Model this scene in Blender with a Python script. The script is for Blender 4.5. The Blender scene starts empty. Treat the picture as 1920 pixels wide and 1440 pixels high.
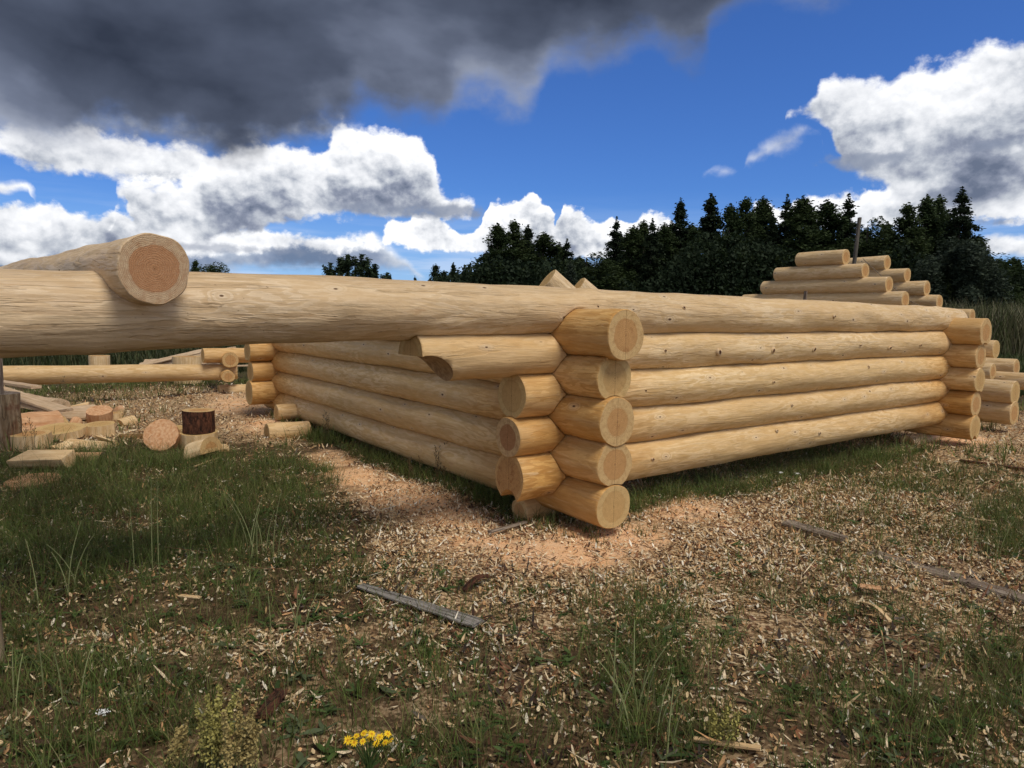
import bpy, math, random
import numpy as np
from mathutils import Vector, Matrix

random.seed(7)
rng = np.random.default_rng(11)
scene = bpy.context.scene
COL = scene.collection

# ------------------------------------------------------------------ camera, sky, sun, exposure
CAM_H = 1.29
F_PX = 1319.7
PITCH, ROLL = 0.09694, 0.01453
cam_data = bpy.data.cameras.new('camera')
cam_data.sensor_width = 36.0
cam_data.lens = F_PX / 1920.0 * 36.0
cam_data.clip_start = 0.05
cam_data.clip_end = 3000.0
cam = bpy.data.objects.new('camera', cam_data)
COL.objects.link(cam)
cam.matrix_world = (Matrix.Translation((0, 0, CAM_H)) @ Matrix.Rotation(math.pi / 2 - PITCH, 4, 'X')
                    @ Matrix.Rotation(ROLL, 4, 'Z'))
scene.camera = cam
scene.view_settings.view_transform = 'Standard'
scene.view_settings.look = 'None'
scene.view_settings.gamma = 1.0
scene.view_settings.exposure = 0.56
scene.view_settings.use_curve_mapping = False
scene.render.resolution_x, scene.render.resolution_y = 1024, 768
scene.cycles.max_bounces = 5
scene.cycles.use_adaptive_sampling = True
scene.cycles.adaptive_threshold = 0.02
scene.cycles.transparent_max_bounces = 6
scene.cycles.caustics_reflective = False
scene.cycles.caustics_refractive = False

SUN_AZ = math.radians(138)      # clockwise from +Y (camera forward): to the right
SUN_EL = math.radians(60)
SKY_STRENGTH = 0.082


def ray(px, py):
    """world direction through a photo pixel (1920 x 1440), forward component 1"""
    c, s = math.cos(ROLL), math.sin(ROLL)
    X, Y = px - 960, py - 720
    uu, vv = c * X + s * Y, -s * X + c * Y
    a = (uu / F_PX, 1.0, -vv / F_PX)
    return np.array((a[0], a[1] * math.cos(PITCH) + a[2] * math.sin(PITCH),
                     -a[1] * math.sin(PITCH) + a[2] * math.cos(PITCH)))


def GP(px, py, z=0.0):
    w = ray(px, py)
    k = (z - CAM_H) / w[2]
    return np.array((w[0] * k, w[1] * k, z))


def DP(px, py, dep):
    w = ray(px, py)
    k = dep / w[1]
    return np.array((w[0] * k, dep, CAM_H + w[2] * k))


def proj(x, y, z):
    """numpy: world -> photo pixel"""
    z = z - CAM_H
    yc = y * math.cos(PITCH) - z * math.sin(PITCH)
    zc = y * math.sin(PITCH) + z * math.cos(PITCH)
    yc = np.maximum(yc, 0.05)
    u, v = F_PX * x / yc, -F_PX * zc / yc
    c, s = math.cos(ROLL), math.sin(ROLL)
    return 960 + c * u - s * v, 720 + s * u + c * v


class NT:
    """small helper for node trees"""
    def __init__(self, tree):
        self.t = tree
        self.n = tree.nodes
        self.l = tree.links

    def new(self, typ, **kw):
        nd = self.n.new(typ)
        for k, v in kw.items():
            setattr(nd, k, v)
        return nd

    def put(self, sock, val):
        if val is None:
            return
        if isinstance(val, bpy.types.NodeSocket):
            self.l.new(val, sock)
        else:
            sock.default_value = val

    def math(self, op, a, b=None, c=None, clamp=False):
        nd = self.new('ShaderNodeMath', operation=op)
        nd.use_clamp = clamp
        self.put(nd.inputs[0], a)
        self.put(nd.inputs[1], b)
        if c is not None:
            self.put(nd.inputs[2], c)
        return nd.outputs[0]

    def vmath(self, op, a, b=None, out=0):
        nd = self.new('ShaderNodeVectorMath', operation=op)
        self.put(nd.inputs[0], a)
        self.put(nd.inputs[1], b)
        return nd.outputs[out]

    def mapr(self, v, a, b, c=0.0, d=1.0, smooth=False):
        nd = self.new('ShaderNodeMapRange')
        nd.interpolation_type = 'SMOOTHSTEP' if smooth else 'LINEAR'
        for i, x in enumerate((v, a, b, c, d)):
            self.put(nd.inputs[i], x)
        return nd.outputs[0]

    def mix(self, f, a, b, blend='MIX'):
        nd = self.new('ShaderNodeMix', data_type='RGBA', blend_type=blend)
        self.put(nd.inputs[0], f)
        for i, x in ((6, a), (7, b)):
            if isinstance(x, tuple) and len(x) == 3:
                x = x + (1.0,)
            self.put(nd.inputs[i], x)
        return nd.outputs[2]

    def noise(self, vec, scale, detail=3.0, rough=0.55, dist=0.0):
        nd = self.new('ShaderNodeTexNoise')
        self.put(nd.inputs['Vector'], vec)
        self.put(nd.inputs['Scale'], scale)
        nd.inputs['Detail'].default_value = detail
        nd.inputs['Roughness'].default_value = rough
        nd.inputs['Distortion'].default_value = dist
        return nd.outputs['Fac']

    def scale(self, vec, s, loc=(0, 0, 0)):
        nd = self.new('ShaderNodeMapping')
        self.put(nd.inputs['Vector'], vec)
        nd.inputs['Scale'].default_value = s
        if isinstance(loc, bpy.types.NodeSocket):
            self.l.new(loc, nd.inputs['Location'])
        else:
            nd.inputs['Location'].default_value = loc
        return nd.outputs[0]


# ------------------------------------------------------------------ sky
world = bpy.data.worlds.new('World')
scene.world = world
world.use_nodes = True
world.cycles.sampling_method = 'NONE'
W = NT(world.node_tree)
W.n.clear()


def azel(px, py):
    d = ray(px, py)
    d = d / np.linalg.norm(d)
    return math.degrees(math.atan2(d[0], d[1])), math.degrees(math.asin(d[2]))


def build_sky():
    tc = W.new('ShaderNodeTexCoord')
    d = W.vmath('NORMALIZE', tc.outputs['Generated'])
    sep = W.new('ShaderNodeSeparateXYZ')
    W.l.new(d, sep.inputs[0])
    az = W.math('MULTIPLY', W.math('ARCTAN2', sep.outputs[0], sep.outputs[1]), 57.29578)
    el = W.math('MULTIPLY', W.math('ARCSINE', sep.outputs[2]), 57.29578)
    cmb = W.new('ShaderNodeCombineXYZ')
    W.l.new(az, cmb.inputs[0])
    W.l.new(el, cmb.inputs[1])
    ae = cmb.outputs[0]
    sky = W.new('ShaderNodeTexSky')
    sky.sky_type = 'NISHITA'
    sky.sun_disc = False
    sky.sun_elevation = SUN_EL
    sky.sun_rotation = SUN_AZ
    sky.air_density = 1.0
    sky.dust_density = 0.4
    sky.ozone_density = 3.0
    blue = W.mix(1.0, sky.outputs[0], (0.31, 0.54, 0.98), 'MULTIPLY')

    nv = W.scale(d, (1, 1, 1.25))
    # slow warp of azimuth and elevation so that the cloud outlines wander
    wn = W.new('ShaderNodeTexNoise')
    W.l.new(W.scale(d, (9, 9, 13)), wn.inputs['Vector'])
    wn.inputs['Scale'].default_value = 1.0
    wn.inputs['Detail'].default_value = 4
    ws = W.new('ShaderNodeSeparateColor')
    W.l.new(wn.outputs['Color'], ws.inputs[0])
    az2 = W.math('MULTIPLY_ADD', ws.outputs[0], 3.2, W.math('SUBTRACT', az, 1.6))
    el2 = W.math('MULTIPLY_ADD', ws.outputs[1], 1.8, W.math('SUBTRACT', el, 0.9))
    cx = W.math('MULTIPLY_ADD', az2, 1 / 92.0, 0.5)

    def profile(pts):
        """elevation (degrees) of a cloud edge as a function of azimuth"""
        nd = W.new('ShaderNodeFloatCurve')
        W.l.new(cx, nd.inputs['Value'])
        cm = nd.mapping
        cm.use_clip = False
        cur = cm.curves[0]
        xy = []
        for px, py in pts:
            a_, e_ = azel(px, py)
            xy.append((min(0.995, max(0.005, a_ / 92.0 + 0.5)), (e_ + 10) / 60.0))
        xy.sort()
        xy = [(0.0, xy[0][1])] + xy + [(1.0, xy[-1][1])]
        cur.points[0].location = xy[0]
        cur.points[1].location = xy[-1]
        for q in xy[1:-1]:
            p_ = cur.points.new(*q)
            p_.handle_type = 'AUTO_CLAMPED'
        cm.update()
        return W.math('MULTIPLY_ADD', nd.outputs[0], 60.0, -10.0)

    def puffs(vec, sc):
        v1 = W.new('ShaderNodeTexVoronoi', feature='F1')
        W.l.new(vec, v1.inputs['Vector'])
        v1.inputs['Scale'].default_value = sc
        v1.inputs['Detail'].default_value = 2.0
        v1.inputs['Roughness'].default_value = 0.55
        v1.inputs['Lacunarity'].default_value = 2.4
        v1.normalize = True
        a = W.math('MULTIPLY_ADD', v1.outputs['Distance'], -1.7, 0.62)
        n = W.noise(vec, sc * 2.4, 5, 0.64)
        return W.math('ADD', a, W.math('MULTIPLY', W.math('SUBTRACT', n, 0.5), 1.0))

    pw = W.vmath('ADD', nv, W.vmath('MULTIPLY', wn.outputs['Color'], (0.02, 0.02, 0.02)))
    p0 = puffs(pw, 19.0)
    p1 = puffs(W.vmath('ADD', pw, (0.005, 0.0, 0.012)), 19.0)
    plit = W.math('SUBTRACT', p0, p1)
    broad = W.noise(W.scale(d, (8, 8, 14)), 1.0, 3, 0.55)
    fine_n = W.noise(nv, 30.0, 4, 0.6)

    def ramp(v, stops):
        cr = W.new('ShaderNodeValToRGB')
        W.l.new(v, cr.inputs[0])
        e = cr.color_ramp.elements
        e[0].position, e[0].color = stops[0][0], (*stops[0][1], 1)
        e[1].position, e[1].color = stops[-1][0], (*stops[-1][1], 1)
        for p_, c_ in stops[1:-1]:
            q = e.new(p_)
            q.color = (*c_, 1)
        return cr.outputs[0]

    WR = [(0.06, (0.13, 0.16, 0.23)), (0.26, (0.26, 0.29, 0.37)), (0.45, (0.50, 0.53, 0.58)), (0.62, (0.74, 0.755, 0.78)), (0.90, (1.0, 1.0, 1.0))]

    def cumulus(c, x0, x1, tops, bots, amp=1.5, ktop=1.0, kbot=1.0, soft=0.7, depth=6.0, lo=0.15, bias=0.0, op=1.0, pl=0.5):
        t_ = profile(tops)
        b_ = profile(bots)
        ht = W.math('SUBTRACT', t_, el2)
        hb = W.math('SUBTRACT', el2, b_)
        f = W.math('MINIMUM', W.math('MULTIPLY', ht, ktop), W.math('MULTIPLY', hb, kbot))
        if x0 is not None:
            f = W.math('MINIMUM', f, W.math('MULTIPLY', W.math('SUBTRACT', az2, azel(x0, 400)[0]), 1.0))
        if x1 is not None:
            f = W.math('MINIMUM', f, W.math('MULTIPLY', W.math('SUBTRACT', azel(x1, 400)[0], az2), 1.0))
        dd_ = W.math('MULTIPLY_ADD', p0, amp, f)
        al = W.mapr(dd_, 0.0, soft, 0, op, True)
        lum = W.mapr(ht, -0.5, depth, 0.74, lo, True)
        lum = W.math('ADD', lum, W.math('MULTIPLY', plit, pl))
        lum = W.math('ADD', lum, W.mapr(broad, 0.33, 0.67, -0.28 + bias, 0.24 + bias))
        rim = W.mapr(dd_, 0.3, 1.5, 0.14, 0.0)
        lum = W.math('ADD', lum, rim)
        return W.mix(al, c, W.mix(1.0, ramp(lum, WR), (0.74, 0.745, 0.76), 'MULTIPLY'))

    low = W.mapr(el, 0.0, 10.0, 1, 0, True)
    streak = W.mapr(W.noise(W.scale(d, (3, 3, 30)), 1.6, 4, 0.6), 0.42, 0.66, 0, 1, True)
    skyc = W.mix(1.0, blue, (SKY_STRENGTH,) * 3, 'MULTIPLY')
    skyc = W.mix(W.math('MULTIPLY', low, 0.45), skyc, (0.34, 0.50, 0.72))
    c = W.mix(W.math('MULTIPLY', W.math('MULTIPLY', low, streak), 0.7), skyc, (0.46, 0.53, 0.66))

    # broken cumulus all round, outside the part of the sky in view
    gn = W.noise(W.scale(d, (2.6, 2.6, 4.0)), 1.0, 3, 0.55)
    outside = W.math('MAXIMUM', W.mapr(W.math('ABSOLUTE', az), 44, 56, 0, 1, True), W.mapr(el, 30, 44, 0, 1, True))
    ga = W.math('MULTIPLY', W.mapr(W.math('MULTIPLY_ADD', p0, 0.05, gn), 0.47, 0.54, 0, 1, True), outside)
    gl = W.math('ADD', W.mapr(gn, 0.5, 0.72, 0.85, 0.30), W.math('MULTIPLY', plit, 0.5))
    c = W.mix(ga, c, W.mix(1.0, ramp(gl, WR), (0.80, 0.80, 0.82), 'MULTIPLY'))

    # grey strip low behind the cumulus, then the cumulus rows from back to front
    c = cumulus(c, None, 790, [(-250, 430), (240, 440), (420, 445), (520, 440), (700, 442), (760, 470), (800, 520), (2200, 620)], [(-250, 520), (760, 512), (800, 530), (2200, 640)],
                amp=0.9, soft=1.0, depth=3.0, lo=0.10, bias=-0.12, op=0.85, pl=0.3)
    c = cumulus(c, None, 760, [(-250, 392), (0, 384), (60, 377), (112, 372), (135, 398), (165, 404), (215, 390), (250, 402), (330, 415), (400, 428), (470, 436), (560, 440), (700, 452), (745, 470), (2200, 640)],
                [(-250, 500), (0, 490), (200, 492), (400, 480), (700, 476), (760, 482), (2200, 660)], amp=1.5, soft=0.6, depth=4.5, lo=0.30, bias=0.04)
    c = cumulus(c, None, 66, [(-250, 352), (0, 338), (30, 336), (62, 346), (80, 400), (2200, 640)], [(-250, 362), (0, 362), (50, 358), (80, 420), (2200, 660)], amp=0.6, soft=0.6, depth=3, lo=0.3)
    c = cumulus(c, 1412, None, [(1390, 440), (1405, 395), (1440, 372), (1475, 385), (1500, 372), (1530, 360), (1575, 352), (1640, 350), (1700, 320), (1760, 312), (1800, 330), (1860, 340), (1950, 330), (2200, 320)],
                [(1380, 460), (1440, 430), (1650, 430), (1800, 415), (1880, 408), (2200, 400)], amp=1.5, soft=0.5, depth=6.0, lo=0.35, bias=0.04)
    c = cumulus(c, 1815, None, [(1500, 560), (1800, 480), (1835, 448), (1870, 438), (1960, 430), (2200, 430)], [(1500, 580), (1800, 500), (1840, 468), (1960, 476), (2200, 470)], amp=0.8, soft=0.6, depth=4, lo=0.5, bias=0.1)
    c = cumulus(c, 722, 1300, [(-400, 640), (700, 490), (718, 450), (742, 424), (772, 420), (796, 396), (820, 398), (850, 420), (880, 436), (903, 425), (912, 386), (938, 378), (965, 374), (990, 364), (1022, 376), (1046, 398),
                    (1060, 420), (1066, 388), (1092, 392), (1112, 408), (1138, 420), (1150, 406), (1178, 410), (1212, 395), (1246, 410), (1275, 440), (1330, 520), (2200, 640)],
                [(-400, 660), (700, 500), (740, 470), (900, 482), (1250, 490), (1330, 540), (2200, 660)], amp=1.3, soft=0.35, depth=6.0, lo=0.24, bias=0.08, pl=0.7)
    c = cumulus(c, None, 680, [(-250, 190), (300, 200), (560, 215), (640, 225), (2200, 240)], [(-250, 300), (0, 268), (200, 276), (400, 296), (560, 282), (640, 262), (2200, 250)],
                amp=1.9, soft=2.2, depth=3.5, lo=0.20, bias=-0.24, op=0.9, pl=0.3)
    c = cumulus(c, None, 408, [(-250, 250), (0, 246), (70, 226), (150, 238), (240, 262), (320, 262), (385, 280), (410, 330), (430, 420), (2200, 640)],
                [(-250, 320), (0, 288), (90, 322), (170, 326), (260, 338), (330, 345), (400, 350), (430, 430), (2200, 660)], amp=1.5, soft=0.8, depth=4.2, lo=0.16, bias=-0.02)
    c = cumulus(c, 216, 892, [(-400, 640), (205, 420), (228, 345), (245, 334), (300, 330), (368, 326), (384, 288), (412, 280), (455, 272), (520, 266), (585, 284), (604, 282), (614, 255), (642, 240), (668, 250), (702, 245), (745, 248),
                    (778, 262), (800, 292), (820, 335), (846, 372), (866, 366), (884, 385), (905, 430), (2200, 640)],
                [(-400, 660), (205, 430), (232, 372), (260, 430), (350, 446), (450, 440), (560, 425), (640, 408), (740, 412), (800, 408), (880, 404), (905, 440), (2200, 660)],
                amp=1.7, soft=0.75, depth=7.0, lo=0.10, bias=0.06, pl=0.55)
    # big cloud on the right with its wisps
    c = cumulus(c, 1330, 1532, [(1320, 340), (1336, 320), (1350, 312), (1368, 312), (1390, 318), (1402, 285), (1432, 262), (1460, 242), (1500, 236), (1530, 246), (1545, 300), (2200, 600)],
                [(1320, 350), (1336, 324), (1366, 336), (1396, 322), (1440, 302), (1480, 290), (1528, 258), (1545, 320), (2200, 640)], amp=1.0, ktop=0.8, kbot=0.8, soft=1.5, depth=7, lo=0.35, bias=-0.12, op=0.8, pl=0.2)
    c = cumulus(c, 1462, None, [(1440, 330), (1478, 220), (1500, 206), (1530, 192), (1546, 164), (1562, 150), (1600, 146), (1650, 141), (1700, 122), (1785, 120), (1815, 98), (1850, 83), (1920, 78), (2000, 60), (2200, 90)],
                [(1440, 340), (1480, 224), (1530, 236), (1556, 268), (1572, 318), (1640, 345), (1700, 368), (1760, 384), (1860, 392), (1920, 390), (2200, 340)], amp=1.5, soft=0.85, depth=6.0, lo=0.42, bias=-0.04, pl=0.45)

    # dark storm deck, top left, soft underneath
    bt = profile([(-300, 232), (0, 232), (150, 240), (320, 254), (400, 268), (480, 272), (560, 258), (640, 232), (662, 205), (690, 190), (715, 205), (760, 226), (830, 226), (852, 190), (900, 168), (960, 186),
                  (1000, 172), (1040, 112), (1100, 98), (1180, 66), (1225, 62), (1262, 100), (1296, 118), (1322, 100), (1345, 40), (1385, 0), (1480, -40), (1700, -90), (2200, -260)])
    up_lim = W.mapr(el, 40, 62, 0, -9, True)
    sn = W.noise(nv, 9.0, 5, 0.56)
    ds = W.math('ADD', W.math('SUBTRACT', el2, bt), W.math('MULTIPLY', W.math('SUBTRACT', sn, 0.5), 7.0))
    ds = W.math('ADD', W.math('ADD', ds, 0.9), up_lim)
    ds = W.math('ADD', ds, W.mapr(W.math('ABSOLUTE', az), 46, 62, 0, -14, True))
    dal = W.mapr(ds, -0.9, 2.4, 0, 1, True)
    dn = W.noise(W.scale(d, (3.4, 3.4, 6.0)), 1.0, 5, 0.5, 0.1)
    dl = W.math('ADD', W.mapr(dn, 0.36, 0.66, 0, 0.72), W.mapr(ds, 0.2, 4.5, 0.36, 0.0))
    lowl = W.math('MULTIPLY', W.mapr(az, -36, -20, 0.42, 0.0, True), W.mapr(el, 13.5, 19, 1, 0, True))
    dl = W.math('ADD', dl, lowl)
    dcol = ramp(dl, [(0.08, (0.024, 0.031, 0.050)), (0.46, (0.058, 0.071, 0.106)), (0.75, (0.115, 0.135, 0.19)), (1.0, (0.22, 0.245, 0.31))])
    c = W.mix(dal, c, dcol)
    # small dark scud clouds in front
    for (px, py, rx, ry, o_) in ((1625, 300, 70, 14, 0.75), (1880, 268, 44, 12, 0.7), (1875, 418, 44, 9, 0.75), (835, 396, 70, 16, 0.8), (700, 392, 120, 13, 0.6), (420, 466, 150, 9, 0.6)):
        a0, e0 = azel(px, py)
        mp = W.new('ShaderNodeMapping')
        mp.vector_type = 'TEXTURE'
        W.l.new(ae, mp.inputs['Vector'])
        mp.inputs['Location'].default_value = (a0, e0, 0)
        mp.inputs['Scale'].default_value = (rx / 23.0, ry / 23.0, 1)
        q = W.vmath('LENGTH', mp.outputs[0], out=1)
        q = W.math('MULTIPLY_ADD', W.math('SUBTRACT', fine_n, 0.5), -2.6, q)
        c = W.mix(W.mapr(q, 1.15, 0.35, 0, o_, True), c, (0.17, 0.20, 0.27))
    bg = W.new('ShaderNodeBackground')
    W.l.new(c, bg.inputs[0])
    bg.inputs[1].default_value = 1.0
    out = W.new('ShaderNodeOutputWorld')
    W.l.new(bg.outputs[0], out.inputs[0])


build_sky()

sun_data = bpy.data.lights.new('sun', 'SUN')
sun_data.energy = 1.9
sun_data.angle = math.radians(24)
sun_data.color = (1.0, 0.93, 0.82)
sun = bpy.data.objects.new('sun', sun_data)
COL.objects.link(sun)
sd = Vector((math.sin(SUN_AZ) * math.cos(SUN_EL), math.cos(SUN_AZ) * math.cos(SUN_EL), math.sin(SUN_EL)))
sun.rotation_euler = sd.to_track_quat('Z', 'Y').to_euler()
sun.location = sd * 30


# ------------------------------------------------------------------ object helpers
def link(o, parent=None):
    COL.objects.link(o)
    if parent is not None:
        o.parent = parent
    return o


def tag(o, label=None, cat=None, group=None, kind=None):
    if label: o['label'] = label
    if cat: o['category'] = cat
    if group: o['group'] = group
    if kind: o['kind'] = kind
    return o


def thing(name, label, cat, loc=(0, 0, 0), rotz=0.0, group=None):
    o = bpy.data.objects.new(name, None)
    o.empty_display_size = 0.1
    o.location = tuple(float(v) for v in loc)
    o.rotation_euler = (0, 0, rotz)
    link(o)
    return tag(o, label, cat, group)


def mesh_obj(name, verts, faces, mat, parent=None, smooth=True, attrs=None):
    me = bpy.data.meshes.new(name)
    me.from_pydata([tuple(map(float, v)) for v in verts], [], faces)
    mats = mat if isinstance(mat, (list, tuple)) else [mat]
    for m in mats:
        me.materials.append(m)
    if smooth:
        me.polygons.foreach_set('use_smooth', [True] * len(me.polygons))
    for k, v in (attrs or {}).items():
        a = me.attributes.new(k, 'FLOAT', 'POINT')
        a.data.foreach_set('value', np.asarray(v, dtype=np.float32))
    me.update()
    o = bpy.data.objects.new(name, me)
    return link(o, parent)


def np_mesh(name, V, Fq, mat, colors=None, smooth=True, parent=None):
    """V (n,3), Fq (m,4) or (m,3) int arrays"""
    k = Fq.shape[1]
    me = bpy.data.meshes.new(name)
    me.vertices.add(len(V))
    me.vertices.foreach_set('co', np.ascontiguousarray(V, dtype=np.float32).ravel())
    me.loops.add(Fq.size)
    me.loops.foreach_set('vertex_index', np.ascontiguousarray(Fq, dtype=np.int32).ravel())
    me.polygons.add(len(Fq))
    me.polygons.foreach_set('loop_start', np.arange(0, Fq.size, k, dtype=np.int32))
    if smooth:
        me.polygons.foreach_set('use_smooth', np.ones(len(Fq), dtype=bool))
    if colors is not None:
        a = me.attributes.new('col', 'FLOAT_COLOR', 'POINT')
        c4 = np.ones((len(V), 4), dtype=np.float32)
        c4[:, :3] = colors
        a.data.foreach_set('color', c4.ravel())
    me.materials.append(mat)
    me.update(calc_edges=True)
    o = bpy.data.objects.new(name, me)
    return link(o, parent)


# ------------------------------------------------------------------ materials
def new_mat(name):
    m = bpy.data.materials.new(name)
    m.use_nodes = True
    t = NT(m.node_tree)
    t.n.clear()
    out = t.new('ShaderNodeOutputMaterial')
    b = t.new('ShaderNodeBsdfPrincipled')
    t.l.new(b.outputs[0], out.inputs[0])
    return m, t, b, out


def attr(t, name, out='Fac'):
    a = t.new('ShaderNodeAttribute')
    a.attribute_name = name
    return a.outputs[out]


def nclr(t, p, sc):
    nd = t.new('ShaderNodeTexNoise')
    t.put(nd.inputs['Vector'], p)
    nd.inputs['Scale'].default_value = sc
    nd.inputs['Detail'].default_value = 3.0
    return nd.outputs['Color']


def mat_log_side():
    m, t, b, out = new_mat('peeled_pine')
    tc = t.new('ShaderNodeTexCoord').outputs['Object']
    oi = t.new('ShaderNodeObjectInfo').outputs['Random']
    off = t.new('ShaderNodeCombineXYZ')
    t.put(off.inputs[0], t.math('MULTIPLY', oi, 57.0))
    t.put(off.inputs[1], t.math('MULTIPLY', oi, 13.0))
    p = t.vmath('ADD', tc, off.outputs[0])
    sep = t.new('ShaderNodeSeparateXYZ')
    t.l.new(tc, sep.inputs[0])
    ang = t.math('ARCTAN2', sep.outputs[1], sep.outputs[2])      # 0 on top, seam underneath
    # knots on the unrolled surface
    kv = t.new('ShaderNodeCombineXYZ')
    t.put(kv.inputs[0], t.math('MULTIPLY_ADD', sep.outputs[0], 2.1, t.math('MULTIPLY', oi, 37.0)))
    t.put(kv.inputs[1], t.math('MULTIPLY', ang, 0.62))
    vor = t.new('ShaderNodeTexVoronoi')
    vor.voronoi_dimensions = '2D'
    t.l.new(kv.outputs[0], vor.inputs['Vector'])
    vor.inputs['Scale'].default_value = 1.0
    kd = vor.outputs['Distance']
    sc = t.new('ShaderNodeSeparateColor')
    t.l.new(vor.outputs['Color'], sc.inputs[0])
    gate = t.mapr(sc.outputs[0], 0.42, 0.5)
    ksz = t.math('MULTIPLY_ADD', sc.outputs[1], 0.018, 0.014)
    knot = t.math('MULTIPLY', t.mapr(t.math('DIVIDE', kd, ksz), 1.3, 0.7, 0, 1), gate)
    halo = t.math('MULTIPLY', t.mapr(kd, 0.02, 0.16, 1, 0, True), gate)
    # contour figure of a drawknifed surface
    n1 = t.noise(t.scale(p, (1.35, 7.5, 7.5)), 1.0, 4.0, 0.55, 0.30)
    n1 = t.math('ADD', n1, t.math('MULTIPLY', halo, 0.22))
    ph = t.math('MULTIPLY', n1, 58.0)
    figs = t.math('SINE', ph)
    band = t.mapr(figs, -0.8, 0.8, 0, 1, True)
    vein = t.mapr(t.math('ABSOLUTE', t.math('SUBTRACT', figs, 0.35)), 0.0, 0.22, 1, 0, True)
    zone = t.mapr(t.noise(t.scale(p, (0.9, 2.4, 2.4)), 1.0, 3.0, 0.6), 0.40, 0.60, 0.15, 1.0, True)
    vein = t.math('MULTIPLY', vein, zone)
    fib = t.noise(t.scale(p, (6, 150, 150)), 1.0, 3.0, 0.6)
    mott = t.noise(t.scale(p, (9, 24, 24)), 1.0, 4.0, 0.6)
    blot = t.noise(t.scale(p, (1.0, 3.2, 3.2)), 1.0, 3.0, 0.55)
    warm = attr(t, 'warm')
    grey = attr(t, 'grey')
    pale_l = t.mix(grey, (0.85, 0.67, 0.40), (0.71, 0.575, 0.41))
    pale_d = t.mix(grey, (0.65, 0.44, 0.195), (0.57, 0.43, 0.275))
    warm_l = (0.72, 0.40, 0.10)
    warm_d = (0.46, 0.205, 0.034)
    wf = t.math('MULTIPLY', warm, t.mapr(blot, 0.3, 0.6, 0.6, 1.0))
    cl = t.mix(wf, pale_l, warm_l)
    cd = t.mix(wf, pale_d, warm_d)
    f = t.math('ADD', t.math('ADD', t.math('MULTIPLY', t.math('MULTIPLY', band, zone), 0.66), t.math('MULTIPLY', vein, 0.55)), t.mapr(mott, 0.32, 0.70, -0.12, 0.40), clamp=True)
    patch = t.mapr(blot, 0.35, 0.65, 0.68, 1.0)
    f = t.math('MULTIPLY', f, patch, clamp=True)
    c = t.mix(f, cd, cl)
    c = t.mix(t.mapr(fib, 0.33, 0.62, 0.22, 0.0), c, (0.30, 0.16, 0.06))
    # thin bright fibre tears and reddish cambium remains
    tear = t.mapr(t.noise(t.scale(p, (3.5, 34, 34)), 1.0, 4, 0.7, 0.7), 0.62, 0.70, 0, 0.4)
    c = t.mix(tear, c, (0.84, 0.68, 0.44))
    cam_ = t.math('MULTIPLY', t.mapr(t.noise(t.scale(p, (4, 11, 11)), 1.0, 5, 0.7), 0.64, 0.72, 0, 0.5), 1.0)
    c = t.mix(cam_, c, (0.42, 0.22, 0.09))
    # drawknife strips: irregular lengthwise steps between paler and duller wood
    stn = t.noise(t.scale(p, (0.75, 10, 10)), 1.0, 5.0, 0.62, 0.6)
    st1 = t.mapr(stn, 0.488, 0.512, 0, 1, True)
    st2 = t.mapr(stn, 0.570, 0.590, 0, 1, True)
    sts = t.math('ADD', st1, st2)
    c = t.mix(t.math('MULTIPLY', st1, t.math('MULTIPLY_ADD', grey, 0.24, 0.08)), c, t.mix(grey, (0.47, 0.28, 0.11), (0.36, 0.25, 0.15)))
    c = t.mix(t.math('MULTIPLY', st2, t.math('MULTIPLY_ADD', grey, 0.25, 0.10)), c, (0.76, 0.60, 0.38))
    # small dark scars
    scar = t.mapr(t.noise(t.scale(p, (30, 75, 75)), 1.0, 3, 0.6), 0.68, 0.71, 0, 1)
    scar = t.math('MULTIPLY', scar, t.math('MULTIPLY', t.mapr(blot, 0.50, 0.60, 0, 0.8), t.math('MULTIPLY_ADD', grey, 0.7, 0.3)))
    c = t.mix(scar, c, (0.13, 0.07, 0.035))
    c = t.mix(t.math('MULTIPLY', halo, 0.30), c, (0.66, 0.56, 0.42))
    c = t.mix(knot, c, (0.085, 0.035, 0.015))
    c = t.mix(t.mapr(oi, 0, 1, 0.0, 0.16), c, (0.45, 0.28, 0.12))
    t.put(b.inputs['Base Color'], c)
    t.put(b.inputs['Roughness'], t.mapr(band, 0, 1, 0.68, 0.52))
    b.inputs['Specular IOR Level'].default_value = 0.28
    h = t.math('MULTIPLY_ADD', band, 0.10, t.math('MULTIPLY', fib, 0.22))
    h = t.math('ADD', h, t.math('MULTIPLY', t.noise(t.scale(p, (2.0, 18, 18)), 1.0, 4, 0.6), 1.6))
    fv = t.new('ShaderNodeTexVoronoi')
    t.l.new(t.vmath('ADD', t.scale(p, (2.6, 15, 15)), t.vmath('MULTIPLY', nclr(t, p, 9.0), (0.5, 1.2, 1.2))), fv.inputs['Vector'])
    fv.inputs['Scale'].default_value = 1.0
    h = t.math('ADD', h, t.math('MULTIPLY', fv.outputs['Distance'], t.math('MULTIPLY_ADD', grey, 1.3, 0.35)))
    h = t.math('SUBTRACT', h, t.math('MULTIPLY', knot, 0.5))
    h = t.math('ADD', h, t.math('MULTIPLY', sts, t.math('MULTIPLY_ADD', grey, 0.5, 0.25)))
    bp = t.new('ShaderNodeBump')
    bp.inputs['Strength'].default_value = 0.75
    bp.inputs['Distance'].default_value = 0.007
    t.l.new(h, bp.inputs['Height'])
    t.l.new(bp.outputs[0], b.inputs['Normal'])
    return m


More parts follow.
